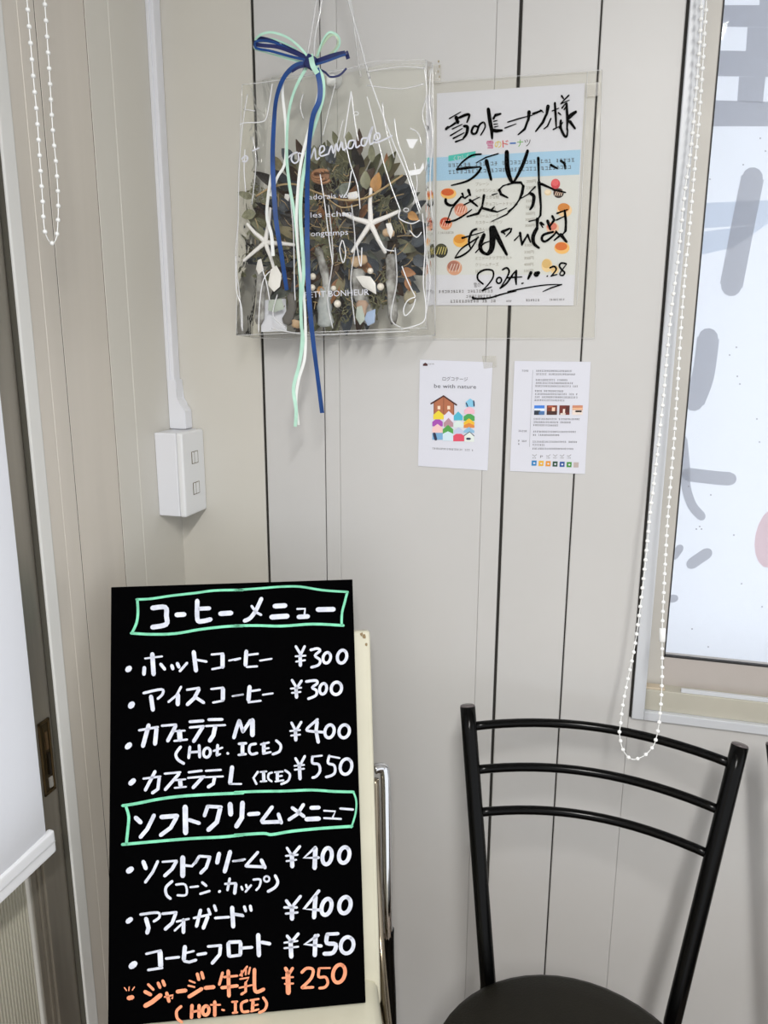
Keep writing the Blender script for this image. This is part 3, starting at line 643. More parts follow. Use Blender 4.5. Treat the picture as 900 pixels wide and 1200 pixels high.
# ================================================================== menu board on the cream chair
kk = 0.345 / 0.36
c36 = [V((0.023, -0.24, 0.999)), V((0.357, -0.106, 0.998)), V((0.433, -0.303, 0.419)), V((0.098, -0.436, 0.42))]
BYAW, BLEAN = 0.383, 0.348
R_ = V((math.cos(BYAW), math.sin(BYAW), 0)); N_ = V((-math.sin(BYAW), math.cos(BYAW), 0))
BU = (V((0, 0, 1)) * math.cos(BLEAN) + N_ * math.sin(BLEAN)).normalized()
BN = R_.cross(BU).normalized()          # board front normal (towards the room)
if BN.dot(CAM - c36[0]) < 0: BN = -BN
BBL = CAM + (c36[3] - CAM) * kk; BW, BH, BT = 0.345, 0.590, 0.009
bo = thing('menu_board', 'black menu board with white, green and orange handwriting leaning on the cream chair', 'menu board')
Mb = Matrix(((R_.x, -BN.x, BU.x, BBL.x), (R_.y, -BN.y, BU.y, BBL.y), (R_.z, -BN.z, BU.z, BBL.z), (0, 0, 0, 1)))
bd = box('board_panel', -0.004, BW + 0.001, 0.0, BT, 0.0, BH + 0.003, M_board, bo, bevel=0.0012, seg=2, M=Mb)
plb = lambda x, y: onP(x, y, BBL + BN * 0.0005, BN)
plb2 = lambda x, y: onP(x, y, BBL + BN * 0.0008, BN)
s6 = 1 / 6.0
A, B, C_, D, E_, F_, G, H = (135, 680, s6), (275, 680, s6), (135, 790, s6), (275, 790, s6), (135, 920, s6), (275, 920, s6), (135, 1050, s6), (275, 1050, 155 / 900)
def line(name, m, items, label=None, split=325.0):
    if name == 'menu_line':       # item wording and price are separate parts
        left, right = [], []
        for crop, t in items:
            for it in t.replace('\n', ' ').split(';'):
                if not it.strip(): continue
                tok = it.split(':')[1].split(); x = float((tok[1] if tok[0] == 'e' else tok[0]).split(',')[0])
                (right if crop[0] + x * crop[2] > split else left).append((crop, it))
        line('item_name', m, left, label); line('price', m, right, label); return
    pr = Print()
    for crop, t in items: crop_strokes(pr, crop, t, plb2 if m is not M_chalkg else plb)
    o = pr.build(name, m, bo)
    if label: o['label'] = label
    return o
line('green_border', M_chalkg, [(A, '18: 150,135 250,130 400,108 560,90 700,72 900,68; 20: 112,372 250,380 420,375 600,345 780,325 900,320; 20: 155,135 160,220 150,300 118,370'),
     (B, '17: 0,70 200,55 330,45 460,45 620,70 795,82; 18: 792,85 775,150 755,230 752,315; 20: 0,320 150,318 330,322 550,308 765,318')], 'green frame round the upper heading')
line('menu_heading', M_chalkw, [(A, '36: 262,195 352,190 360,250 358,310 262,330; 36: 432,243 485,240; 34: 577,145 578,275 610,288 670,275; 30: 595,200 662,197; 36: 740,235 815,230'),
     (B, '30: 188,130 150,210 110,265 70,285; 20: 120,182 150,225 185,243; 36: 282,182 355,178; 38: 260,259 370,252; 16: 440,202 495,200 490,248; 34: 450,258 515,254; 36: 585,206 695,204')], 'coffee menu heading in bold white')
line('menu_line', M_chalkw, [(A, '42: 88,630 100,618; 14: 210,550 330,535; 34: 261,520 270,660; 28: 205,615 202,660; 24: 320,590 348,625; 26: 398,600 405,622; 26: 437,585 448,610; 20: 505,582 455,638; 32: 552,505 568,635; 18: 575,560 642,572; 16: 678,522 760,515; 32: 755,525 755,608; 16: 760,610 682,625; 14: 800,565 880,548'),
     (B, '14: 0,562 40,550; 30: 82,500 76,595; 16: 85,610 158,605; 16: 95,525 163,517; 14: 178,565 260,552; 20: 430,465 460,515; 20: 492,465 458,535; 26: 460,535 462,598; 14: 428,535 498,530; 14: 432,572 495,562; 20: 535,490 580,480 600,495 565,530 600,560 590,595 540,612; 20: e 648,545 26,38 14; 22: e 755,537 32,46 14')])
line('menu_line', M_chalkw, [(C_, '44: 108,225 120,210; 20: 200,133 325,107 333,140 300,172; 32: 252,158 265,250; 18: 463,90 430,150 375,195; 32: 441,145 440,212; 18: 505,110 590,97; 28: 588,108 555,170 508,213; 24: 560,160 622,200; 16: 675,105 760,95; 32: 758,105 757,178; 16: 760,186 688,200; 14: 825,155 900,143'),
     (D, '14: 0,152 60,143; 32: 105,90 97,180; 16: 97,198 183,187; 16: 112,120 178,110; 14: 198,145 268,135; 20: 403,42 432,90; 20: 470,47 432,105; 26: 431,100 435,162; 14: 395,102 468,95; 14: 402,132 463,125; 20: 503,52 570,45 580,65 545,95 575,115 570,150 518,173; 20: e 622,103 24,38 12; 22: e 715,100 36,44 14')])
line('menu_line', M_chalkw, [(C_, '40: 84,513 102,496; 18: 168,395 300,372; 32: 235,360 195,505; 32: 290,385 280,490; 18: 328,363 428,355; 28: 425,365 370,468; 14: 405,402 490,397; 38: 452,405 456,460; 16: 415,470 505,460; 22: 525,335 618,328; 18: 525,375 622,366; 28: 615,372 552,472; 22: 657,320 752,318; 16: 638,365 773,358; 32: 703,370 690,430 665,468; 28: 835,446 852,385 872,328'),
     (D, '26: 34,328 58,405; 26: 58,405 112,325; 36: 125,325 125,428; 20: 400,342 427,395; 20: 468,337 427,405; 26: 427,405 430,463; 14: 390,400 460,393; 14: 397,432 460,425; 20: 583,318 510,383 525,400 620,408; 26: 580,335 572,400 588,478; 22: e 667,402 32,46 14; 22: e 770,402 36,46 14'),
     (C_, '22: 460,512 427,560 440,600 482,628; 22: 525,512 517,588; 22: 590,502 594,583; 18: 527,550 590,545; 20: e 645,552 24,33 10; 22: 720,500 716,570; 16: 692,540 753,517; 15: 716,572 738,562; 20: 790,556 793,558'),
     (D, '20: 30,490 80,486; 28: 55,495 55,558; 18: 28,568 78,562; 20: 148,490 110,500 102,540 120,563 158,555; 28: 205,490 205,550; 16: 185,494 240,481; 14: 205,525 240,520; 16: 200,560 253,548; 20: 292,467 324,500 314,543 268,563')])
line('menu_line', M_chalkw, [(C_, '38: 108,768 130,748; 16: 198,735 318,720; 25: 280,685 212,815; 25: 310,728 300,808 262,835; 16: 348,700 458,690; 24: 448,702 352,812; 14: 422,746 494,739; 32: 456,748 460,785; 14: 418,800 498,792; 18: 517,690 608,679; 16: 512,730 628,719; 26: 613,727 548,798; 16: 637,680 743,673; 14: 628,725 758,719; 26: 698,728 690,770 655,793; 32: 822,655 808,765; 14: 805,772 887,772'),
     (D, '18: 163,687 132,730 153,772; 24: 203,692 205,748; 14: 182,688 224,684; 14: 182,755 224,752; 16: 263,692 240,702 237,735 260,754; 24: 300,692 300,742; 14: 282,690 338,685; 14: 300,720 333,715; 14: 287,755 343,746; 18: 355,677 388,705 375,750 328,773; 20: 428,592 455,640; 20: 493,577 455,650; 26: 455,650 460,735; 14: 420,645 488,638; 14: 422,672 488,665; 20: 547,580 547,625 590,635 600,680 575,718 548,728; 14: 548,580 613,573; 20: 665,575 657,625 700,642 705,690 680,713 643,723; 14: 662,576 738,590; 22: e 783,650 40,55 14')], split=342.0)
line('green_border', M_chalkg, [(E_, '22: 52,145 150,130 300,100 450,80 620,68 900,55; 22: 50,418 300,395 550,375 750,365 900,350; 22: 75,150 95,220 90,300 78,415'),
     (F_, '20: 0,52 150,45 350,42 540,35 700,45 835,48; 14: 835,50 855,110 850,200 820,298; 22: 0,352 200,340 260,348 400,325 600,305 825,290')], 'green frame round the lower heading')
line('menu_heading', M_chalkw, [(E_, '34: 145,230 178,262; 30: 273,213 225,310 178,365; 34: 325,225 435,217; 30: 430,230 390,300 320,352; 40: 492,155 495,335; 28: 520,245 590,268; 28: 650,150 628,215; 26: 655,150 745,155; 34: 738,165 715,260 655,315; 38: 808,135 812,205'),
     (F_, '36: 55,125 50,230 12,290; 30: 100,205 168,200; 28: 263,155 190,252; 28: 195,262 318,258; 28: 308,205 328,265; 26: 483,138 440,205 382,243; 26: 405,160 487,220; 30: 538,160 592,158; 34: 505,240 592,236; 14: 628,180 708,185 690,225; 15: 628,232 748,238; 17: 743,165 832,172')], 'soft cream menu heading in bold white')
line('menu_line', M_chalkw, [(E_, '42: 93,605 114,590; 32: 198,540 215,585; 22: 299,537 265,610 212,683; 16: 333,540 433,532; 26: 430,537 400,590 348,638; 38: 475,510 475,638; 20: 492,565 540,570 580,522; 22: 590,502 562,548; 20: 592,500 668,505; 26: 663,512 640,580 602,618; 32: 730,483 717,545; 32: 808,470 770,608; 16: 828,535 900,528'),
     (F_, '16: 0,535 72,522; 22: 163,472 78,568; 22: 80,570 198,575; 28: 188,528 213,580; 20: 368,442 397,488; 22: 458,432 405,495; 32: 402,492 405,572; 15: 360,498 443,490; 14: 364,535 433,525; 22: 568,437 487,512 590,510; 34: 568,445 562,583; 28: e 650,500 32,58 10; 28: e 770,492 36,56 12'),
     (E_, '22: 400,677 357,720 360,770 388,798; 17: 428,700 492,700 500,770 438,775; 16: 528,718 583,712; 20: 612,685 640,708; 18: 598,765 663,745; 20: 731,750 736,746; 17: 773,695 848,690; 20: 805,658 790,738; 26: 848,695 840,760'),
     (F_, '17: 47,715 55,735; 17: 80,702 85,720; 17: 115,705 77,750; 17: 132,665 180,665 175,710 152,738; 14: e 225,660 19,19 0; 22: 285,637 303,680 285,718 235,748')])
line('menu_line', M_chalkw, [(G, '36: 88,180 110,163; 20: 178,130 298,117 310,150 272,178; 32: 217,160 235,225 225,258; 20: 333,125 430,115; 26: 425,125 400,190 352,233; 16: 432,180 518,161; 28: 480,168 480,255; 16: 468,197 418,243; 18: 553,155 658,132; 26: 600,100 572,212; 28: 650,148 620,225; 22: 655,93 668,128; 22: 697,68 709,102; 20: 703,155 800,148; 32: 822,82 830,215; 19: 838,130 900,140'),
     (H, '18: 0,122 55,130; 22: 66,73 75,102; 22: 106,68 112,98; 24: 352,32 385,78; 22: 448,2 400,62; 32: 390,80 390,155; 18: 338,78 423,78; 16: 348,120 428,112; 24: 573,-35 472,88 577,95; 32: 550,5 540,145; 28: e 625,74 32,56 16; 28: e 750,62 38,56 14')])
line('menu_line', M_chalkw, [(G, '46: 113,495 137,476; 18: 218,407 320,383; 38: 315,392 320,492; 20: 330,505 233,520; 20: 358,440 448,430; 32: 490,358 482,445; 22: 485,457 520,465 568,450; 16: 498,400 553,387; 22: 580,412 638,403; 20: 653,355 743,347; 26: 740,358 735,410 683,472; 30: 795,335 800,420; 26: 802,325 880,322; 28: 882,330 880,410; 22: 805,425 880,415'),
     (H, '22: 45,355 118,349; 32: 160,265 165,403; 26: 185,315 238,325; 22: 357,272 380,300; 22: 433,257 385,315; 32: 380,303 385,413; 14: 338,318 428,306; 14: 338,355 433,345; 25: 568,267 477,328 588,340; 32: 550,272 545,403; 24: 628,260 703,256; 30: 628,270 628,320 688,330 670,385 610,393; 26: e 765,335 43,56 14')])
line('menu_line', M_chalko, [(G, '9: 65,645 80,665; 9: 98,640 96,665; 9: 135,640 120,662; 34: 95,718 120,712; 28: 210,673 248,693; 20: 232,622 268,658; 34: 318,698 260,745 212,772; 24: 302,612 315,643; 24: 335,597 347,628; 14: 348,710 408,697 400,720; 26: 362,683 378,740; 30: 438,672 495,664; 14: 522,595 560,610; 14: 514,630 558,640; 28: 608,653 520,708; 24: 577,548 588,588; 24: 608,538 619,578; 30: 635,646 692,640; 21: 755,540 732,622; 18: 765,570 858,561; 25: 750,645 858,631; 28: 795,528 800,702'),
     (H, '15: 85,480 37,540; 13: 47,510 50,545; 13: 77,500 75,535; 13: 105,487 95,530; 13: 37,565 98,555 77,588; 20: 75,590 75,650 47,668; 13: 32,625 118,606; 26: 135,500 135,620 150,653 197,635; 26: 347,492 366,530; 22: 394,492 370,530; 36: 362,525 365,658; 14: 325,558 398,552; 14: 342,598 398,595; 22: 457,520 490,492 533,502 520,560 458,623; 20: 458,625 533,621; 20: 575,493 572,550 618,552 634,590 615,620 578,627; 14: 577,491 648,490; 25: e 710,528 40,62 14'),
     (G, '22: 463,777 432,810 437,860 468,887; 26: 540,770 536,855; 26: 590,770 590,850; 18: 542,815 588,806; 24: e 637,805 22,32 10; 26: 700,745 700,840; 14: 672,765 738,765; 16: 752,800 765,803; 16: 822,745 858,742; 22: 845,748 845,812; 16: 827,822 858,818'),
     (H, '20: 85,712 47,732 52,785 93,785; 24: 125,718 121,772; 15: 107,710 163,700; 14: 127,745 158,739; 15: 112,785 163,771; 20: 195,692 218,730 205,773 168,793')], 'bottom line in orange marker')

# cream chair, standing in the corner at an angle
ch = thing('cream_chair', 'cream vinyl chair with chrome frame behind the menu board in the corner', 'chair')
O_ = V(((BBL + R_ * (BW / 2)).x, (BBL + R_ * (BW / 2)).y, 0))
W = lambda u, v, z: O_ + R_ * u + N_ * v + V((0, 0, z))
Mc = Matrix(((R_.x, N_.x, 0, O_.x), (R_.y, N_.y, 0, O_.y), (0, 0, 1, 0), (0, 0, 0, 1)))
SEATZ = BBL.z - 0.0034
bm = bmesh.new(); vsx = bm_box(bm, -0.182, 0.2005, -0.375, 0.070, SEATZ - 0.045, SEATZ, None, 0.020, 4)
# rounded plan corners
for v in bm.verts:
    cx = 0.009; du = (v.co.x - cx) / 0.191; dv = (v.co.y + 0.1525) / 0.2225
    m_ = max(abs(du), abs(dv)); q = (abs(du) ** 11 + abs(dv) ** 11) ** (1 / 11.0)
    if q > 0: v.co.x = cx + (v.co.x - cx) * m_ / q; v.co.y = -0.1525 + (v.co.y + 0.1525) * m_ / q
for v in bm.verts: v.co = Mc @ v.co
frombm('seat', bm, M_cream, ch, True)
# backrest slab: leans back 17 degrees
la_ = math.radians(17.5)
BUp = V((0, 0, 1)) * math.cos(la_) + N_ * math.sin(la_); BBk = N_ * math.cos(la_) - V((0, 0, 1)) * math.sin(la_)
p0 = W(0, 0.044, SEATZ - 0.004)
Mk = Matrix(((R_.x, BBk.x, BUp.x, p0.x), (R_.y, BBk.y, BUp.y, p0.y), (R_.z, BBk.z, BUp.z, p0.z), (0, 0, 0, 1)))
box('backrest', -0.179, 0.1995, 0.0, 0.030, -0.035, 0.508, M_cream, ch, bevel=0.006, seg=3, M=Mk, smooth=True)
bm = bmesh.new(); bm_tube(bm, [Mk @ V((0.1935, 0.0015, 0.01)), Mk @ V((0.1935, 0.0015, 0.500)), Mk @ V((-0.173, 0.0015, 0.500)), Mk @ V((-0.173, 0.0015, 0.01))], 0.0016, 6)
frombm('piping', bm, M_cream, ch, True)
tear = Print()
for (a, b, r) in ((0.190, 0.499, 0.004), (0.193, 0.487, 0.0028), (0.186, 0.503, 0.003)):
    n = 7; base = len(tear.v)
    tear.v += [Mk @ V((a + r * math.cos(i * 2 * math.pi / n) * random.uniform(0.5, 1), -0.0008, b + r * 1.3 * math.sin(i * 2 * math.pi / n) * random.uniform(0.5, 1))) for i in range(n)]
    tear.f.append(tuple(range(base, base + n)))
tear.build('vinyl_tear', mat('torn_foam', (0.30, 0.22, 0.12), 0.9), ch)['label'] = 'small torn patch on the backrest corner'
for s, (uo, ui) in ((1, (0.2235, 0.2065)), (-1, (-0.170, -0.158))):
    tube('side_rail', spline([W(uo - s * 0.017, 0.196, 0.703), W(uo - s * 0.006, 0.198, 0.7035), W(uo, 0.196, 0.694), W(uo, 0.178, 0.62), W(uo - s * 0.0015, 0.150, 0.52), W(uo - s * 0.002, 0.139, 0.465), W(uo, 0.139, 0.44)], 5), 0.0082, M_chrome, ch, n=14)
    tube('inner_rail', spline([W(ui, 0.190, 0.690), W(ui, 0.172, 0.62), W(ui, 0.142, 0.52), W(ui, 0.085, 0.44), W(ui, -0.05, 0.395), W(ui, -0.30, 0.395)], 5), 0.0062, M_dkchrome, ch, n=12)
    tube('leg', spline([W(uo, 0.139, 0.455), W(uo + s * 0.001, 0.140, 0.40), W(uo + s * 0.006, 0.150, 0.30), W(uo + s * 0.012, 0.165, 0.12), W(uo + s * 0.014, 0.170, 0.0)], 5), 0.0085, M_blackpipe, ch, n=12)
    tube('leg', [W(uo * 0.98, -0.31, 0.40), W(uo, -0.335, 0.0)], 0.0085, M_blackpipe, ch, n=12)
box('seat_frame', -0.19, 0.21, -0.31, 0.10, SEATZ - 0.062, SEATZ - 0.047, M_dkchrome, ch, bevel=0.003, M=Mc)

# ================================================================== black chair and its neighbour
def make_black_chair(label):
    t = thing('black_chair', label, 'chair', 'black pipe chairs under the window')
    TL, TR = onY(548, 828, -0.12), onY(867, 874, -0.12)
    SL, SR = V((0.603, -0.236, 0.435)), V((0.861, -0.231, 0.435))
    out = []
    for P, Q, nm in ((TL, SL, 0), (TR, SR, 1)):
        d = (P - Q).normalized()
        pts = [P, P.lerp(Q, 0.02), Q, Q - d * 0.05]
        foot = V((Q.x + (0.02 if nm else -0.02), Q.y + 0.03, 0.0))
        full = [P + (Q - P) * k for k in (0, 0.1, 0.3, 0.6, 0.9)] + [Q, V((Q.x, Q.y - 0.008, 0.36)), V((foot.x, foot.y, 0.02)), foot]
        tube('back_post', full, [0.0118] * len(full), M_blackpipe, t, n=20)
        out.append((P, Q))
        bm = bmesh.new(); bm_tube(bm, [P - d * 0.001, P + d * 0.002, P + d * 0.0035], [0.0112, 0.0112, 0.0085], 20); c = frombm('post_cap', bm, M_cap, t, True); c['label'] = 'round plastic cap'
    rungs = [[(556, 851), (615, 846), (700, 852), (767, 867), (851, 896)], [(560, 903), (647, 899), (722, 911), (789, 929), (836, 951)], [(564, 953), (642, 948), (700, 957), (767, 978), (825, 1004)]]
    (PA, QA), (PB, QB) = out
    for pix in rungs:
        z0 = None
        # ends lie on the posts; the middle bows back towards the wall at the same height
        def on_post(P, Q, y):
            best = min((abs(600 - FPX * ((P.lerp(Q, k / 200) - CAM).dot(UP)) / ((P.lerp(Q, k / 200) - CAM).dot(FW)) - y), k) for k in range(201)); return P.lerp(Q, best[1] / 200)
        a = on_post(PA, QA, pix[0][1]); b = on_post(PB, QB, pix[-1][1])
        pts = [a]
        for i, (x, y) in enumerate(pix[1:-1]):
            k = (x - pix[0][0]) / (pix[-1][0] - pix[0][0]); zz = a.z + (b.z - a.z) * k
            r = sight(x, y); q = CAM + r * ((zz - CAM.z) / r.z); pts.append(q)
        pts.append(b)
        # keep a smooth parabola: average of the sighted bows
        bow = sum((pts[i].y - (a.y + (b.y - a.y) * (pts[i].x - a.x) / (b.x - a.x))) / (4 * ((pts[i].x - a.x) / (b.x - a.x)) * (1 - (pts[i].x - a.x) / (b.x - a.x))) for i in (1, 2, 3)) / 3
        n = 16; cur = []
        for i in range(n + 1):
            k = i / n; p = a.lerp(b, k); p.y += bow * 4 * k * (1 - k); cur.append(p)
        tube('back_rail', cur, 0.0068, M_blackpipe, t, n=14)
    # round upholstered seat
    cxs, cys, R0, ZT = 0.725, -0.385, 0.183, 0.460
    prof = [(0.0, 0.003), (0.08, 0.002), (0.14, 0.0), (0.168, -0.003), (0.179, -0.010), (R0, -0.022), (0.180, -0.034), (0.170, -0.040), (0.0, -0.040)]
    bm = bmesh.new(); n = 48; rings = []
    for r, z in prof:
        if r == 0: rings.append([bm.verts.new((cxs, cys, ZT + z))])
        else: rings.append([bm.verts.new((cxs + r * math.cos(i * 2 * math.pi / n), cys + r * math.sin(i * 2 * math.pi / n), ZT + z)) for i in range(n)])
    for A_, B_ in zip(rings, rings[1:]):
        for i in range(n):
            j = (i + 1) % n
            if len(A_) == 1: bm.faces.new((A_[0], B_[i], B_[j]))
            elif len(B_) == 1: bm.faces.new((A_[i], B_[0], A_[j]))
            else: bm.faces.new((A_[i], B_[i], B_[j], A_[j]))
    frombm('seat', bm, M_seat, t, True)
    ring = [(cxs + 0.15 * math.cos(i * math.pi / 16), cys + 0.15 * math.sin(i * math.pi / 16), 0.410) for i in range(33)]
    tube('seat_ring', ring, 0.009, M_blackpipe, t, n=10)
    for sx in (-1, 1):
        tube('leg', [(cxs + sx * 0.105, cys - 0.105, 0.41), (cxs + sx * 0.15, cys - 0.16, 0.0)], 0.0115, M_blackpipe, t, n=16)
        tube('stretcher', [(cxs + sx * 0.13, cys - 0.135, 0.18), (cxs + sx * 0.142, cys + 0.165, 0.18)], 0.007, M_blackpipe, t, n=10)
    return t
bc = make_black_chair('black tube chair with three curved back rails and round seat under the chain')
def dup(root, off, label):
    r = root.copy(); COL.objects.link(r); r.location = root.location + V(off); r['label'] = label
    for c in list(root.children):
        d = c.copy(); COL.objects.link(d); d.parent = r
    return r
dup(bc, (0.4315, 0.004, 0.0), 'black chair at the right edge, only its left back post in view')

# ================================================================== hook, wreath, clear bag, ribbons
YF, YBK = -0.088, -0.012       # bag front and back sheets
def P_(x, y, Y=YF): return onY(x, y, Y)
hk = thing('wall_hook', 'small clear suction hook with white centre behind the ribbon bow', 'hook')
p = P_(392, 94, -0.002)
bm = bmesh.new(); n = 20; rings = []
for r, yv in ((0.012, 0.0), (0.0105, -0.003), (0.0075, -0.006), (0.0055, -0.009), (0.005, -0.014), (0.0, -0.0145)):
    rings.append([bm.verts.new((p.x + max(r, 1e-4) * math.cos(i * 2 * math.pi / n), p.y + yv, p.z + max(r, 1e-4) * math.sin(i * 2 * math.pi / n))) for i in range(n)])
for A_, B_ in zip(rings, rings[1:]):
    for i in range(n): bm.faces.new((A_[i], A_[(i + 1) % n], B_[(i + 1) % n], B_[i]))
frombm('suction_cup', bm, film('hazy_cup', (0.9, 0.92, 0.95), 0.1, 0.1, 0.5), hk, True)
box('hook_button', p.x - 0.007, p.x + 0.007, p.y - 0.020, p.y - 0.010, p.z - 0.012, p.z + 0.003, M_bead, hk, bevel=0.0045, seg=3, smooth=True)
hk2 = thing('strap_hook', 'white hook above the frame that carries the clear bag straps', 'hook')
ph = P_(390, -80, -0.03)
tube('hook_arm', spline([(ph.x, 0, ph.z + 0.012), (ph.x, -0.02, ph.z + 0.006), (ph.x, -0.055, ph.z - 0.002), (ph.x, -0.07, ph.z + 0.008), (ph.x, -0.07, ph.z + 0.02)], 4), 0.0028, M_white, hk2, n=8)
box('hook_plate', ph.x - 0.012, ph.x + 0.012, -0.006, -0.0001, ph.z - 0.012, ph.z + 0.03, M_white, hk2, bevel=0.003)

# --- wreath
wr = thing('dried_wreath', 'dried leaf wreath with starfish, shells and driftwood inside the clear bag', 'wreath')
WC = P_(394, 285, -0.045); WCx, WCz = WC.x, WC.z
def wpx(x, y, Y): return onY(x, y, Y)
leafcols = [('leaf_olive', (0.13, 0.13, 0.065)), ('leaf_olive_pale', (0.235, 0.235, 0.15)), ('leaf_greygreen', (0.15, 0.17, 0.14)), ('leaf_slate', (0.045, 0.055, 0.07)), ('leaf_brown', (0.075, 0.04, 0.022)),
            ('leaf_dark', (0.018, 0.013, 0.009)), ('leaf_khaki', (0.20, 0.17, 0.09)), ('leaf_tan', (0.42, 0.21, 0.06)), ('leaf_rust', (0.30, 0.13, 0.05))]
leafM = [mat(n_, c_, 0.55, var=0.25, scale=60, bump=0.2, bscale=120) for n_, c_ in leafcols]
def leaf_mesh(nm, L, Wd, cup, curl, m):
    vs_, fs = [], []; n = 7
    for i in range(n):
        t = i / (n - 1); w = Wd * math.sin(math.pi * min(1, t ** 0.85)) ** 0.75 * (1 - 0.15 * t) if 0 < t < 1 else 0.0006
        y = L * t; z = curl * L * t * t
        vs_ += [(-w, y, z + cup * w), (0, y, z), (w, y, z + cup * w)]
    for i in range(n - 1):
        k = 3 * i; fs += [(k, k + 1, k + 4, k + 3), (k + 1, k + 2, k + 5, k + 4)]
    me = bpy.data.meshes.new(nm); me.from_pydata(vs_, [], fs); me.update(); me.materials.append(m)
    for p in me.polygons: p.use_smooth = True
    return me
leafmeshes = {}
for i, m in enumerate(leafM):
    leafmeshes[i] = [leaf_mesh('leaf', 0.040, 0.0095, 0.35, 0.12, m), leaf_mesh('leaf', 0.034, 0.0115, 0.5, -0.15, m), leaf_mesh('leaf', 0.046, 0.0080, 0.3, 0.25, m)]
def put_leaf(kind, var, pos, ang, tilt, sc, twist=0.0):
    o = bpy.data.objects.new('leaf', leafmeshes[kind][var % 3]); COL.objects.link(o); o.parent = wr
    # local y along the leaf, local z outwards; lay it on the wall plane (x,z) with its face towards -Y
    out = V((math.cos(ang), 0, math.sin(ang))) * math.cos(tilt) + V((0, -1, 0)) * math.sin(tilt); out.normalize()
    nz = V((0, -1, 0)); nz = (nz - out * nz.dot(out)).normalized(); side = out.cross(nz)
    M = Matrix(((side.x, out.x, nz.x, pos.x), (side.y, out.y, nz.y, pos.y), (side.z, out.z, nz.z, pos.z), (0, 0, 0, 1))) @ Matrix.Rotation(twist, 4, 'Y') @ Matrix.Scale(sc, 4)
    o.matrix_basis = M; return o
rr = random.Random(11)
def outer_r(a):   # slightly uneven outline; flattened at the bottom by the bag
    return 0.130 + 0.006 * math.sin(3 * a + 1) - (0.010 if math.sin(a) < -0.5 else 0)
NOUT = 84
for layer, (rf, cnt, yv, kinds) in enumerate([(0.80, NOUT, -0.028, [0, 1, 2, 3, 4, 6, 0, 1, 5, 6]), (0.60, 58, -0.040, [0, 2, 3, 4, 5, 6, 1, 5, 4]), (0.42, 48, -0.050, [4, 5, 3, 2, 0, 6, 8, 5]), (0.24, 30, -0.052, [5, 4, 8, 6, 3, 5]), (0.05, 12, -0.050, [5, 4, 8, 0])]):
    for i in range(cnt):
        a = 2 * math.pi * (i + rr.uniform(-0.4, 0.4)) / cnt; r = outer_r(a) * (rf + rr.uniform(-0.06, 0.06))
        if r > 0.125: r = 0.125
        pos = V((WCx + r * math.cos(a), yv + rr.uniform(-0.008, 0.008), WCz + r * math.sin(a)))
        k = kinds[rr.randrange(len(kinds))]
        if math.cos(a) > 0.75 and rr.random() < 0.5: k = 3
        put_leaf(k, rr.randrange(3), pos, a + rr.uniform(-0.6, 0.6), rr.uniform(0.05, 0.5), rr.uniform(0.85, 1.2) if layer < 2 else rr.uniform(0.7, 1.0), rr.uniform(-0.6, 0.6))
# particular leaves that stand out
def leaf_at(kind, x, y, angdeg, sc, var=0, Y=-0.066, tilt=0.15): put_leaf(kind, var, wpx(x, y, Y), math.radians(angdeg), tilt, sc)
leaf_at(7, 440, 226, 80, 0.80, 1, -0.074); leaf_at(1, 430, 222, 95, 0.75, 1); leaf_at(1, 436, 190, 88, 0.6); leaf_at(0, 452, 204, 68, 0.6); leaf_at(8, 452, 200, 80, 0.5, 2)
leaf_at(3, 392, 192, 115, 0.8, 1, -0.07); leaf_at(3, 345, 190, 135, 0.8, 1, -0.07); leaf_at(1, 371, 192, 98, 0.75, 1, -0.065); leaf_at(0, 376, 190, 70, 0.7, 0, -0.05)
leaf_at(5, 464, 216, 30, 0.6, 1, -0.072); leaf_at(4, 422, 182, 85, 0.75, 2, -0.05); leaf_at(7, 478, 250, -30, 0.55, 1, -0.076); leaf_at(7, 373, 336, -50, 0.55, 1, -0.074)
leaf_at(8, 470, 318, -10, 0.65, 1, -0.076); leaf_at(8, 476, 325, -70, 0.55, 0, -0.076); leaf_at(1, 300, 250, 190, 0.7, 1, -0.06); leaf_at(1, 296, 232, 160, 0.6, 0, -0.05)
leaf_at(3, 482, 286, 20, 0.8, 1, -0.06); leaf_at(3, 484, 302, -25, 0.8, 1, -0.062); leaf_at(3, 478, 270, 50, 0.7, 0, -0.06); leaf_at(2, 398, 228, 40, 0.7, 1, -0.068); leaf_at(2, 408, 232, 120, 0.6, 1, -0.07)
leaf_at(1, 410, 172, 95, 0.6, 1, -0.05); leaf_at(0, 397, 172, 110, 0.55, 0, -0.05); leaf_at(6, 330, 200, 120, 0.7, 1, -0.05)
# base ring that holds everything
ring = [(WCx + 0.088 * math.cos(i * math.pi / 18), -0.030, WCz + 0.088 * math.sin(i * math.pi / 18)) for i in range(37)]
tube('vine_ring', ring, 0.012, mat('vine_brown', (0.05, 0.03, 0.015), 0.9, bump=0.6, bscale=80), wr, n=10)
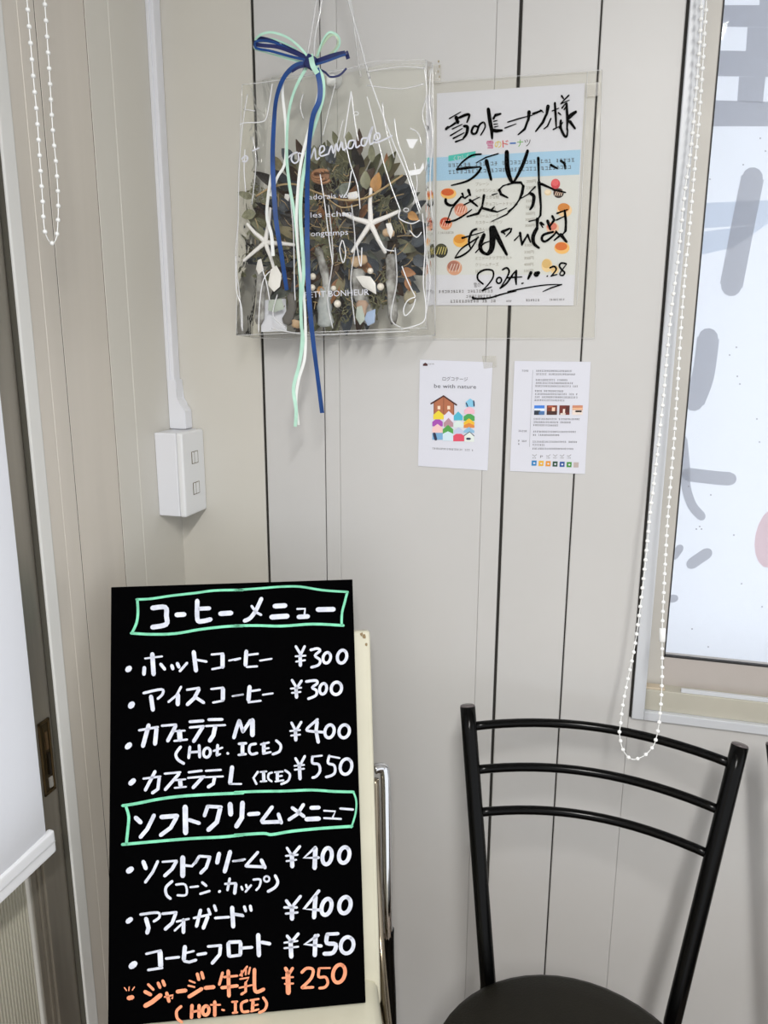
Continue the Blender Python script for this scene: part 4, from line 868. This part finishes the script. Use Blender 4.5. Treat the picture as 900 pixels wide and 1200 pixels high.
# moss and curly lichen clumps
bm = bmesh.new()
for (cx, cy, rad, cnt) in ((398, 196, 13, 46), (392, 212, 12, 34), (446, 238, 12, 40), (302, 300, 10, 22), (440, 345, 15, 46), (402, 360, 18, 60), (345, 360, 12, 26), (380, 300, 16, 40), (300, 225, 10, 20), (330, 300, 10, 24), (465, 262, 9, 22), (452, 320, 9, 24), (388, 262, 14, 40)):
    for i in range(cnt):
        a = rr.uniform(0, 6.28); q = rad * math.sqrt(rr.random()); x = cx + q * math.cos(a); y = cy + q * math.sin(a)
        p0_ = wpx(x, y, -0.062 + rr.uniform(-0.012, 0.01)); pts = [p0_]; d = V((rr.uniform(-1, 1), rr.uniform(-0.6, 0.3), rr.uniform(-1, 1))).normalized()
        for s in range(4):
            d = (d + V((rr.uniform(-1, 1), rr.uniform(-0.6, 0.5), rr.uniform(-1, 1))) * 0.8).normalized(); pts.append(pts[-1] + d * 0.0032)
        for q_ in pts: q_.y = max(q_.y, YF + 0.006)
        bm_tube(bm, pts, [0.0009, 0.0008, 0.0007, 0.0006, 0.0004], 4)
o = frombm('lichen_moss', bm, M_moss, wr); o['kind'] = 'stuff'
bm = bmesh.new()
for i in range(150):
    a = rr.uniform(0, 6.28); q = rr.uniform(10, 95); x = 394 + q * math.cos(a); y = 290 + q * math.sin(a) * 0.95; a2 = rr.uniform(0, 3.14)
    p0_ = wpx(x, y, rr.uniform(-0.078, -0.045)); d = V((math.cos(a2), rr.uniform(-0.2, 0.2), math.sin(a2)))
    p1_ = p0_ + d * rr.uniform(0.008, 0.022); p1_.y = max(p1_.y, YF + 0.006)
    bm_tube(bm, [p0_, p0_.lerp(p1_, 0.5) + V((0, 0, rr.uniform(-0.003, 0.003))), p1_], 0.0006, 4)
o = frombm('dry_twigs', bm, M_twine, wr); o['kind'] = 'stuff'
# driftwood and bark pieces
def chunk(name, pts, w, m, Y=-0.074, th=0.005, label=None):
    """a flat worn piece following a path: w in metres at each point"""
    P = spline([wpx(x, y, Y) for x, y in pts], 4); n = len(P)
    ws = [w[0] + (w[-1] - w[0]) * i / (n - 1) if len(w) == 2 else w[0] for i in range(n)]
    ws = [max(0.001, a * (1 + 0.12 * math.sin(i * 2.1))) * (0.6 if i in (0, n - 1) else 1) for i, a in enumerate(ws)]
    bm = bmesh.new(); rings = []
    for i, p in enumerate(P):
        a = P[max(0, i - 1)]; b = P[min(n - 1, i + 1)]; t = (b - a).normalized(); s = t.cross(V((0, 1, 0))).normalized()
        h = ws[i] / 2; rings.append([bm.verts.new(p + s * h * c + V((0, d * th / 2, 0))) for c, d in ((-1, 0.2), (-0.7, -1), (0, -1.25), (0.7, -1), (1, 0.2), (0.7, 1), (-0.7, 1))])
    for A_, B_ in zip(rings, rings[1:]):
        for i in range(7): bm.faces.new((A_[i], A_[(i + 1) % 7], B_[(i + 1) % 7], B_[i]))
    bm.faces.new(rings[0]); bm.faces.new(rings[-1][::-1])
    o = frombm(name, bm, m, wr, True)
    if label: o['label'] = label
    return o
chunk('driftwood', [(458, 298), (458, 330), (461, 380)], [0.016, 0.014], M_drift)
chunk('driftwood', [(419, 315), (422, 345), (436, 380)], [0.022, 0.020], M_drift)
chunk('driftwood', [(383, 335), (380, 360), (382, 383)], [0.020, 0.026], mat('grey_wood', (0.30, 0.33, 0.34), 0.7, col2=(0.50, 0.52, 0.52), scale=70, bump=0.6, bscale=90))
chunk('driftwood', [(372, 290), (380, 318), (384, 345)], [0.012, 0.014], M_drift)
chunk('driftwood', [(304, 312), (306, 340), (303, 380)], [0.014, 0.016], M_drift)
chunk('driftwood', [(340, 344), (342, 360), (335, 380)], [0.012, 0.018], mat('dark_wood', (0.12, 0.11, 0.10), 0.7, var=0.3))
chunk('bark_chip', [(412, 308), (430, 303)], [0.016, 0.014], M_tanwood, -0.078); chunk('bark_chip', [(424, 352), (424, 372)], [0.020, 0.014], mat('pink_wood', (0.44, 0.30, 0.22), 0.7, var=0.15), -0.077)
chunk('bark_chip', [(449, 272), (462, 274)], [0.012, 0.010], M_tanwood, -0.077); chunk('bark_chip', [(475, 345), (486, 350)], [0.022, 0.02], mat('olive_wood', (0.36, 0.32, 0.22), 0.7, var=0.1), -0.07)
chunk('bark_chip', [(348, 375), (346, 384)], [0.016, 0.014], M_tanwood, -0.077)
# curled bark rose left of centre
for k, (r_, x, y) in enumerate(((9.5, 377, 207), (7.0, 374, 206), (4.5, 372, 205))):
    pts = [wpx(x + r_ * 1.25 * math.cos(a), y + r_ * 0.85 * math.sin(a), -0.074 - 0.001 * k) for a in [0.5 + i * 0.45 for i in range(12)]]
    tube('curled_bark', pts, 0.0018, mat('curl_brown', (0.40, 0.20, 0.10), 0.6, var=0.2), wr, n=6, flat=2.4, up=(0, 1, 0))
chunk('bark_disc', [(366, 206), (376, 207), (386, 210)], [0.018, 0.014], mat('disc_brown', (0.30, 0.15, 0.08), 0.6, var=0.3), -0.069)
# twine round the wreath
tube('twine', spline([wpx(300, 230, -0.080), wpx(320, 219, -0.080), wpx(345, 216, -0.080), wpx(372, 226, -0.081), wpx(400, 234, -0.082), wpx(425, 233, -0.082), wpx(447, 222, -0.081), wpx(472, 205, -0.079)], 5), 0.0014, M_twine, wr, n=6)
tube('twine', spline([wpx(383, 232, -0.080), wpx(400, 243, -0.080), wpx(420, 240, -0.081)], 5), 0.0010, M_twine, wr, n=6)
# starfish
def starfish(cx, cy, tips, Y, w, label=None):
    c = wpx(cx, cy, Y); bm = bmesh.new()
    for x, y in tips:
        t = wpx(x, y, Y + 0.002); t.y = max(t.y, YF + 0.005)
        mid = c.lerp(t, 0.55) + V((rr.uniform(-.001, .001), 0, rr.uniform(-.001, .001)))
        bm_tube(bm, spline([c, c.lerp(t, 0.25), mid, c.lerp(t, 0.9), t], 3), [w * (1 - 0.52 * (i / 12.0)) * (0.55 if i == 12 else 1) for i in range(13)], 8, 0.75, up=(0, 1, 0))
    bmesh.ops.create_uvsphere(bm, u_segments=12, v_segments=8, radius=w * 1.25, matrix=Matrix.Translation(c) @ Matrix.Diagonal((1, 0.6, 1, 1)))
    o = frombm('starfish', bm, M_star, wr, True)
    if label: o['label'] = label
starfish(434, 262, [(434.5, 220), (401, 250), (469, 247), (412, 296), (452, 297)], -0.079, 0.0042, 'larger white starfish on the right')
starfish(311, 284, [(289, 262), (285, 306), (346, 287), (322, 318), (317, 243)], -0.079, 0.0038, 'white starfish behind the ribbons on the left')
# pearls and shells
def ball(name, x, y, r, m, Y=-0.079, sc=(1, 1, 1)):
    bm = bmesh.new(); bmesh.ops.create_uvsphere(bm, u_segments=14, v_segments=9, radius=r, matrix=Matrix.Translation(wpx(x, y, Y)) @ Matrix.Diagonal((*sc, 1)))
    return frombm(name, bm, m, wr, True)
for x, y, r in ((366.5, 324, 0.0050), (366, 337, 0.0048), (434, 317.5, 0.0045), (446, 336, 0.0054), (395.5, 356, 0.0056), (391, 338, 0.0042), (440, 262, 0.0001)):
    if r > 0.001: ball('pearl', x, y, r, M_pearl)
def shell(pts, m, Y=-0.081, name='shell'):
    a = [wpx(x, y, Y) for x, y in pts]; c = sum(a, V()) / len(a); c.y -= 0.004; n = len(a)
    return mesh(name, a + [c], [(i, (i + 1) % n, n) for i in range(n)], m, wr, True)
shell([(417, 324), (425, 323), (434, 324), (440, 332), (441, 345), (434, 341), (425, 336)], M_shell)
shell([(317, 316), (324, 311), (330, 322), (328, 336), (321, 342), (314, 334)], M_shell); shell([(302, 305), (306, 303), (309, 316), (303, 322), (300, 315)], M_shell)
shell([(408, 226), (418, 224), (421, 230), (414, 236), (408, 233)], M_shell); shell([(452, 262), (458, 261), (461, 270), (458, 280), (454, 272)], M_shell); shell([(334, 227), (340, 228), (338, 236), (333, 232)], M_shell)
shell([(430, 366), (440, 362), (439, 378), (431, 382), (427, 374)], M_glassblue, name='sea_glass'); shell([(418, 360), (424, 358), (428, 374), (422, 381), (417, 372)], mat('clear_glass_chip', (0.42, 0.47, 0.42), 0.15), name='sea_glass'); shell([(315, 352), (330, 350), (333, 362), (322, 366), (314, 364)], mat('clear_glass_chip', (0.42, 0.47, 0.42), 0.15), name='sea_glass')
# white card insert at the bottom of the bag
ins = mesh('card_insert', [wpx(306, 352, -0.070), wpx(335, 350, -0.070), wpx(336, 388, -0.070), wpx(306, 389, -0.070)], [(0, 1, 2, 3)], M_paper, None)
tag(ins, 'small white paper slip at the bottom left inside the clear bag', 'paper')

# --- bag
bag = thing('clear_gift_bag', 'clear vinyl gift bag with white lettering hanging from its thin straps', 'bag')
def film_sheet(name, quad, Y, amp, m, parent, nx=36, nz=44, ph=0.0, Y2=None):
    TLq, TRq, BRq, BLq = [onY(x, y, Y) for x, y in quad]; vs_, fs = [], []
    for j in range(nz + 1):
        t = j / nz
        for i in range(nx + 1):
            s = i / nx; p = TLq.lerp(TRq, s).lerp(BLq.lerp(BRq, s), t)
            e = min(1, 6 * min(s, 1 - s)) * min(1, 6 * (1 - t)); d = amp * (math.sin(s * 19 + ph + 2.2 * math.sin(t * 5 + ph)) * 0.6 + math.sin(s * 41 + t * 9 + ph) * 0.25 + math.sin(t * 13 - s * 8) * 0.3)
            vs_.append((p.x, p.y + d * e, p.z + 0.004 * math.sin(s * 9 + ph) * (1 - t) * (1 if t < 0.02 else 0)))
    for j in range(nz):
        for i in range(nx):
            k = j * (nx + 1) + i; fs.append((k, k + 1, k + nx + 2, k + nx + 1))
    return mesh(name, vs_, fs, m, parent, True)
FQ = [(284, 99), (499, 70), (499, 384), (277, 393)]; BQ = [(318, 92), (507, 74), (510, 393), (296, 396)]
film_sheet('front_sheet', FQ, YF, 0.0016, M_film, bag); film_sheet('back_sheet', BQ, YBK, 0.0012, M_film, bag, ph=1.3)
def bridge(name, a, b, n=24, fold=0.0):
    vs_, fs = [], []
    for i in range(n + 1):
        t = i / n; p = a[0].lerp(a[1], t); q = b[0].lerp(b[1], t); mid = p.lerp(q, 0.5) + V((fold, 0, 0)) * math.sin(t * math.pi) + V((0.0015 * math.sin(i * 1.7), 0, 0))
        vs_ += [p, mid, q]
    for i in range(n):
        k = 3 * i; fs += [(k, k + 1, k + 4, k + 3), (k + 1, k + 2, k + 5, k + 4)]
    return mesh(name, vs_, fs, M_film, bag, True)
fq = [onY(x, y, YF) for x, y in FQ]; bq = [onY(x, y, YBK) for x, y in BQ]
bridge('side_gusset', (fq[0], fq[3]), (bq[0], bq[3]), fold=0.008); bridge('side_gusset', (fq[1], fq[2]), (bq[1], bq[2]), fold=0.004); bridge('bottom_gusset', (fq[3], fq[2]), (bq[3], bq[2]))
def seam(name, paths, r, m, Y=YF - 0.001, stuff=False):
    bm = bmesh.new()
    for pth in paths: bm_tube(bm, spline([onY(x, y, Y) for x, y in pth], 5), r, 6, 0.5, up=(0, 1, 0))
    o = frombm(name, bm, m, bag, True)
    if stuff: o['kind'] = 'stuff'
    return o
seam('front_seam', [[(284, 99), (320, 95), (400, 82), (440, 72), (499, 70)], [(277, 393), (320, 391), (400, 388), (499, 384)], [(499, 70), (500, 150), (500, 260), (499, 384)], [(284, 99), (281, 180), (278, 290), (277, 393)]], 0.0006, M_seam_highlight)
seam('back_seam', [[(318, 92), (430, 78), (507, 74)], [(296, 396), (420, 398), (510, 393)], [(507, 74), (508, 150), (510, 393)]], 0.0007, M_seam_highlight, YBK)
# specular streaks along the vinyl folds, built as white hazy ridges
seam('sharp_fold_highlight', [
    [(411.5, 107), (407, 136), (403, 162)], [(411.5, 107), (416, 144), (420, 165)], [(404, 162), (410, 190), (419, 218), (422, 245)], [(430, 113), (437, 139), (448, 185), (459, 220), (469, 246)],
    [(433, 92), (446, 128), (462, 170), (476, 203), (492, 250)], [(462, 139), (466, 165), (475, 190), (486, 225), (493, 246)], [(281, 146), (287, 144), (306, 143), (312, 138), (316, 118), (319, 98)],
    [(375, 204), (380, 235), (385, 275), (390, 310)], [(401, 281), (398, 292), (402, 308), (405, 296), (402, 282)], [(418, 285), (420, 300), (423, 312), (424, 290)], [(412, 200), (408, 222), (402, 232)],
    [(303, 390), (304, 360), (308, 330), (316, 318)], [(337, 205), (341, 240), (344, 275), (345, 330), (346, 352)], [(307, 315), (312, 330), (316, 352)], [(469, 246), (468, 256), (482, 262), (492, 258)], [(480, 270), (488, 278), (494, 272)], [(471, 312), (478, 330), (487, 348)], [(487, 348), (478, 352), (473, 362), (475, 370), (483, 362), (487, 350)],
    [(495, 250), (498, 290), (496, 330), (499, 360), (495, 378), (470, 386)], [(287, 175), (286, 200), (288, 225)], [(276, 300), (277, 340), (283, 360), (284, 388)], [(444, 280), (452, 292), (462, 294)]], 0.0009, M_highlight, YF - 0.0012)
seam('soft_fold_highlight', [
    [(402, 140), (396, 165), (392, 185)], [(393, 98), (385, 130), (378, 160)], [(448, 120), (452, 150), (462, 185)], [(497, 78), (500, 110), (495, 135), (502, 165), (498, 200)], [(505, 80), (503, 120), (507, 160), (504, 210), (507, 260)],
    [(290, 110), (284, 150), (280, 200), (279, 260), (276, 300), (281, 350), (283, 386)], [(296, 160), (300, 190), (295, 240)], [(385, 240), (390, 300), (384, 350), (390, 385)], [(412, 240), (416, 285), (411, 330), (416, 380)],
    [(485, 190), (489, 215), (484, 240)], [(463, 290), (465, 330), (458, 372), (470, 384)], [(325, 345), (320, 370), (335, 384)], [(480, 150), (490, 156), (494, 170)], [(355, 110), (352, 125), (356, 140)], [(299, 130), (285, 128)], [(430, 84), (470, 78), (497, 80)],
    [(430, 100), (470, 104), (497, 98)], [(500, 300), (504, 330), (499, 370)], [(318, 385), (360, 392), (410, 391), (480, 388)]], 0.0011, M_seam_highlight, YF - 0.0010)  # fainter fold highlights, likewise drawn as milky ridges
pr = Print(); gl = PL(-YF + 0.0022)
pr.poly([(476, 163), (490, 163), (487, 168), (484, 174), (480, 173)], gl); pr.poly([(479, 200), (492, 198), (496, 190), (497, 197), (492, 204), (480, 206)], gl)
pr.build('highlight_patch', M_highlight, bag)  # blob highlights on the front sheet, drawn as white patches
# tiny loops of weld at the side
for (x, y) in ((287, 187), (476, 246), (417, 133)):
    seam('weld_dot', [[(x + 3 * math.cos(a), y + 2 * math.sin(a)) for a in [i * 0.7 for i in range(10)]]], 0.0006, M_highlight, YF - 0.0015)
# straps
top = V((ph.x, -0.058, ph.z + 0.0))
def strap(pl_): return tube('strap', spline([V(q) for q in pl_], 5), 0.0017, M_seam_highlight, bag, n=8)
strap([top, P_(371, 0, -0.07), P_(360, 65, YF), P_(352, 96, YF - 0.001)]); strap([top, P_(377, 0, -0.06), P_(369, 45, -0.06), P_(368, 88, -0.05)])
strap([top, P_(408, 0, -0.07), P_(422, 50, -0.08), P_(433, 92, YF)]); strap([top, P_(410, 0, -0.055), P_(416, 40, -0.05), P_(420, 75, -0.03), P_(423, 90, -0.02)])
# lettering
seamY = YF - 0.0030
pr = Print(); pf = PL(-seamY)
kz = 260 / 900.0; Z1 = (260, 0, kz)
crop_strokes(pr, Z1, '''6: 80,645 95,632 105,640 98,655 84,655; 6: 125,612 150,600''', pf); pr.build('script_mark', M_paper, bag); pr = Print()
crop_strokes(pr, Z1, '''7: 268,640 290,622; 7: 305,618 288,625 282,648 296,662 312,648 310,622 325,625; 7: 322,655 334,612 341,648 354,605 361,642 376,600 382,645 395,640;
7: 395,625 415,610 412,592 398,600 400,632 430,625; 7: 432,625 445,590 452,622 465,582 472,614 486,575 492,608 505,600; 7: 540,570 518,572 512,598 528,600 541,572 545,598 560,590;
7: 592,560 570,562 566,587 582,588 597,550 612,512 600,560 602,585 615,578; 7: 615,572 640,560 636,540 620,548 622,578 655,568 690,550''', pf)
pr.build('script_lettering', M_paper, bag)
pr = Print()
pr.text('adorais vous', 362, 234, 418, 231, 6.5, pf); pr.text('les echan', 364, 255, 412, 253, 6.5, pf); pr.text('longtemps', 362, 277, 408, 275, 6.5, pf)
pr.text('PETIT BONHEUR', 357.5, 349, 432.5, 345.5, 7.2, pf)
pr.build('printed_lettering', M_paper, bag)

# --- ribbons tied to the strap
rb = thing('ribbon_bow', 'bow of blue, mint and white ribbons tied on the bag strap with long tails', 'ribbon')
def ribbon(pts, w, m, Y=-0.096, dz=0.0, label=None, twist=0.25):
    P = spline([P_(x, y, Y + (yo[0] if (yo := q[2:]) else 0)) for q in pts for x, y in [q[:2]]], 6)
    bm = bmesh.new(); n = len(P); prev = None
    for i, p in enumerate(P):
        a = P[max(0, i - 1)]; b = P[min(n - 1, i + 1)]; t = (b - a).normalized(); s = t.cross(V((0, 1, 0)))
        s = s.normalized() if s.length > 1e-4 else V((1, 0, 0))
        tw = twist * math.sin(i * 0.16 + pts[0][0]); s = (s * math.cos(tw) + V((0, 1, 0)) * math.sin(tw)).normalized(); nn = s.cross(t).normalized() * 0.00025
        cur = [bm.verts.new(p - s * w / 2 + nn), bm.verts.new(p + nn * 3), bm.verts.new(p + s * w / 2 + nn), bm.verts.new(p + s * w / 2 - nn), bm.verts.new(p - s * w / 2 - nn)]
        if prev:
            for k in range(5): bm.faces.new((prev[k], prev[(k + 1) % 5], cur[(k + 1) % 5], cur[k]))
        else: bm.faces.new(cur)
        prev = cur
    bm.faces.new(prev[::-1])
    o = frombm('ribbon_tail', bm, m, rb)
    if label: o['label'] = label
    return o
ribbon([(318, 205), (314, 232), (313, 255), (318, 275), (320, 300)], 0.0050, M_wribbon, -0.0935)
ribbon([(350, 79), (336, 88), (331, 105), (335, 150), (334, 190), (325, 208), (317, 230)], 0.0038, M_wribbon, -0.0945)
ribbon([(361, 76), (346, 104), (338, 135), (336, 180), (339, 215), (345, 250), (349, 290), (352, 330), (352, 355), (354, 390), (352, 420)], 0.0044, M_mint, -0.0960, label='mint green ribbon tail')
ribbon([(376, 96), (370, 125), (360, 160), (352, 195), (348, 240), (348, 270), (351, 310), (356, 345), (358, 385), (357, 420), (350, 445), (347, 470), (350, 498)], 0.0042, M_wribbon, -0.0970, label='white ribbon tail')
ribbon([(366, 74), (377, 88), (379, 110), (373, 135), (362, 170), (354, 215), (352, 250), (354, 285), (356, 320), (353, 350), (353, 380), (355, 400), (350, 430), (344, 455), (347, 480), (346, 500)], 0.0052, M_mint, -0.0985, label='mint green ribbon tail')
ribbon([(360, 74), (345, 78), (332, 92), (324, 115), (321, 145), (319.5, 185), (321, 225), (324, 262), (330, 300), (336, 340)], 0.0068, M_blue, -0.0985, label='blue ribbon tail ending mid bag')
ribbon([(371, 80), (375, 100), (374, 118), (367, 135), (363, 160), (360.5, 200), (360, 240), (360, 280), (361, 325), (363, 360), (367, 400), (372, 440), (377.5, 484)], 0.0072, M_blue, -0.1000, label='longest blue ribbon tail')
# bow loops
def loop(pts, w, m, Y=-0.098):
    o = ribbon(pts, w, m, Y); o.name = 'bow_loop'; return o
loop([(362, 70), (345, 62), (325, 55), (306, 53), (299, 51, 0.004), (303, 45, 0.008), (318, 48, 0.008), (345, 60, 0.006), (360, 68, 0.004)], 0.0050, M_navy)
loop([(361, 71), (340, 66), (318, 60), (300, 56), (302, 48, 0.006), (322, 50, 0.008), (345, 62, 0.006)], 0.0034, M_blue, -0.0995)
loop([(362, 68), (350, 54), (335, 43), (318, 38), (305, 41), (300, 48, 0.006), (320, 46, 0.008), (348, 58, 0.006)], 0.0030, M_mint, -0.0965)
loop([(360, 72), (335, 65), (310, 59), (298, 55, 0.003), (305, 50, 0.008), (330, 52, 0.008)], 0.0026, M_wribbon, -0.0990)
loop([(358, 74), (335, 68), (312, 61), (299, 57), (299, 52, 0.006)], 0.0030, M_mint, -0.0955)
loop([(366, 73), (375, 70), (390, 65), (404, 62), (406, 62, 0.003), (408, 69, 0.004)], 0.0056, M_navy)
loop([(368, 76), (382, 72), (398, 66), (405, 64)], 0.0030, M_blue, -0.0990)
loop([(370, 70), (376, 55), (384, 44), (392, 40), (397, 48, 0.002), (393, 58, 0.006), (380, 70, 0.01)], 0.0046, mat('pale_green_ribbon', (0.50, 0.62, 0.46), 0.5), -0.0930)
loop([(372, 66), (378, 48), (386, 38), (396, 42, 0.002), (398, 52, 0.004), (392, 62, 0.006)], 0.0028, M_mint, -0.0945)
loop([(366, 78), (380, 84), (387, 90), (398, 88), (406, 80)], 0.0026, M_navy, -0.0900)
loop([(360, 77), (350, 79), (342, 84)], 0.0036, M_navy, -0.1010)
# knot
bm = bmesh.new(); kp = P_(364, 73, -0.100)
bm_box(bm, -0.0075, 0.0075, -0.005, 0.005, -0.0085, 0.0085, Matrix.Translation(kp) @ Matrix.Rotation(0.5, 4, 'Y'), 0.003, 3)
frombm('bow_knot', bm, M_navy, rb, True)
ribbon([(364, 64, -0.004), (365, 70, -0.007), (367, 78, -0.007), (372, 86, -0.002)], 0.0070, M_mint, -0.0990).name = 'knot_wrap'

# give every remaining flat-shaded wrap a tidy normal
bpy.context.view_layer.update()
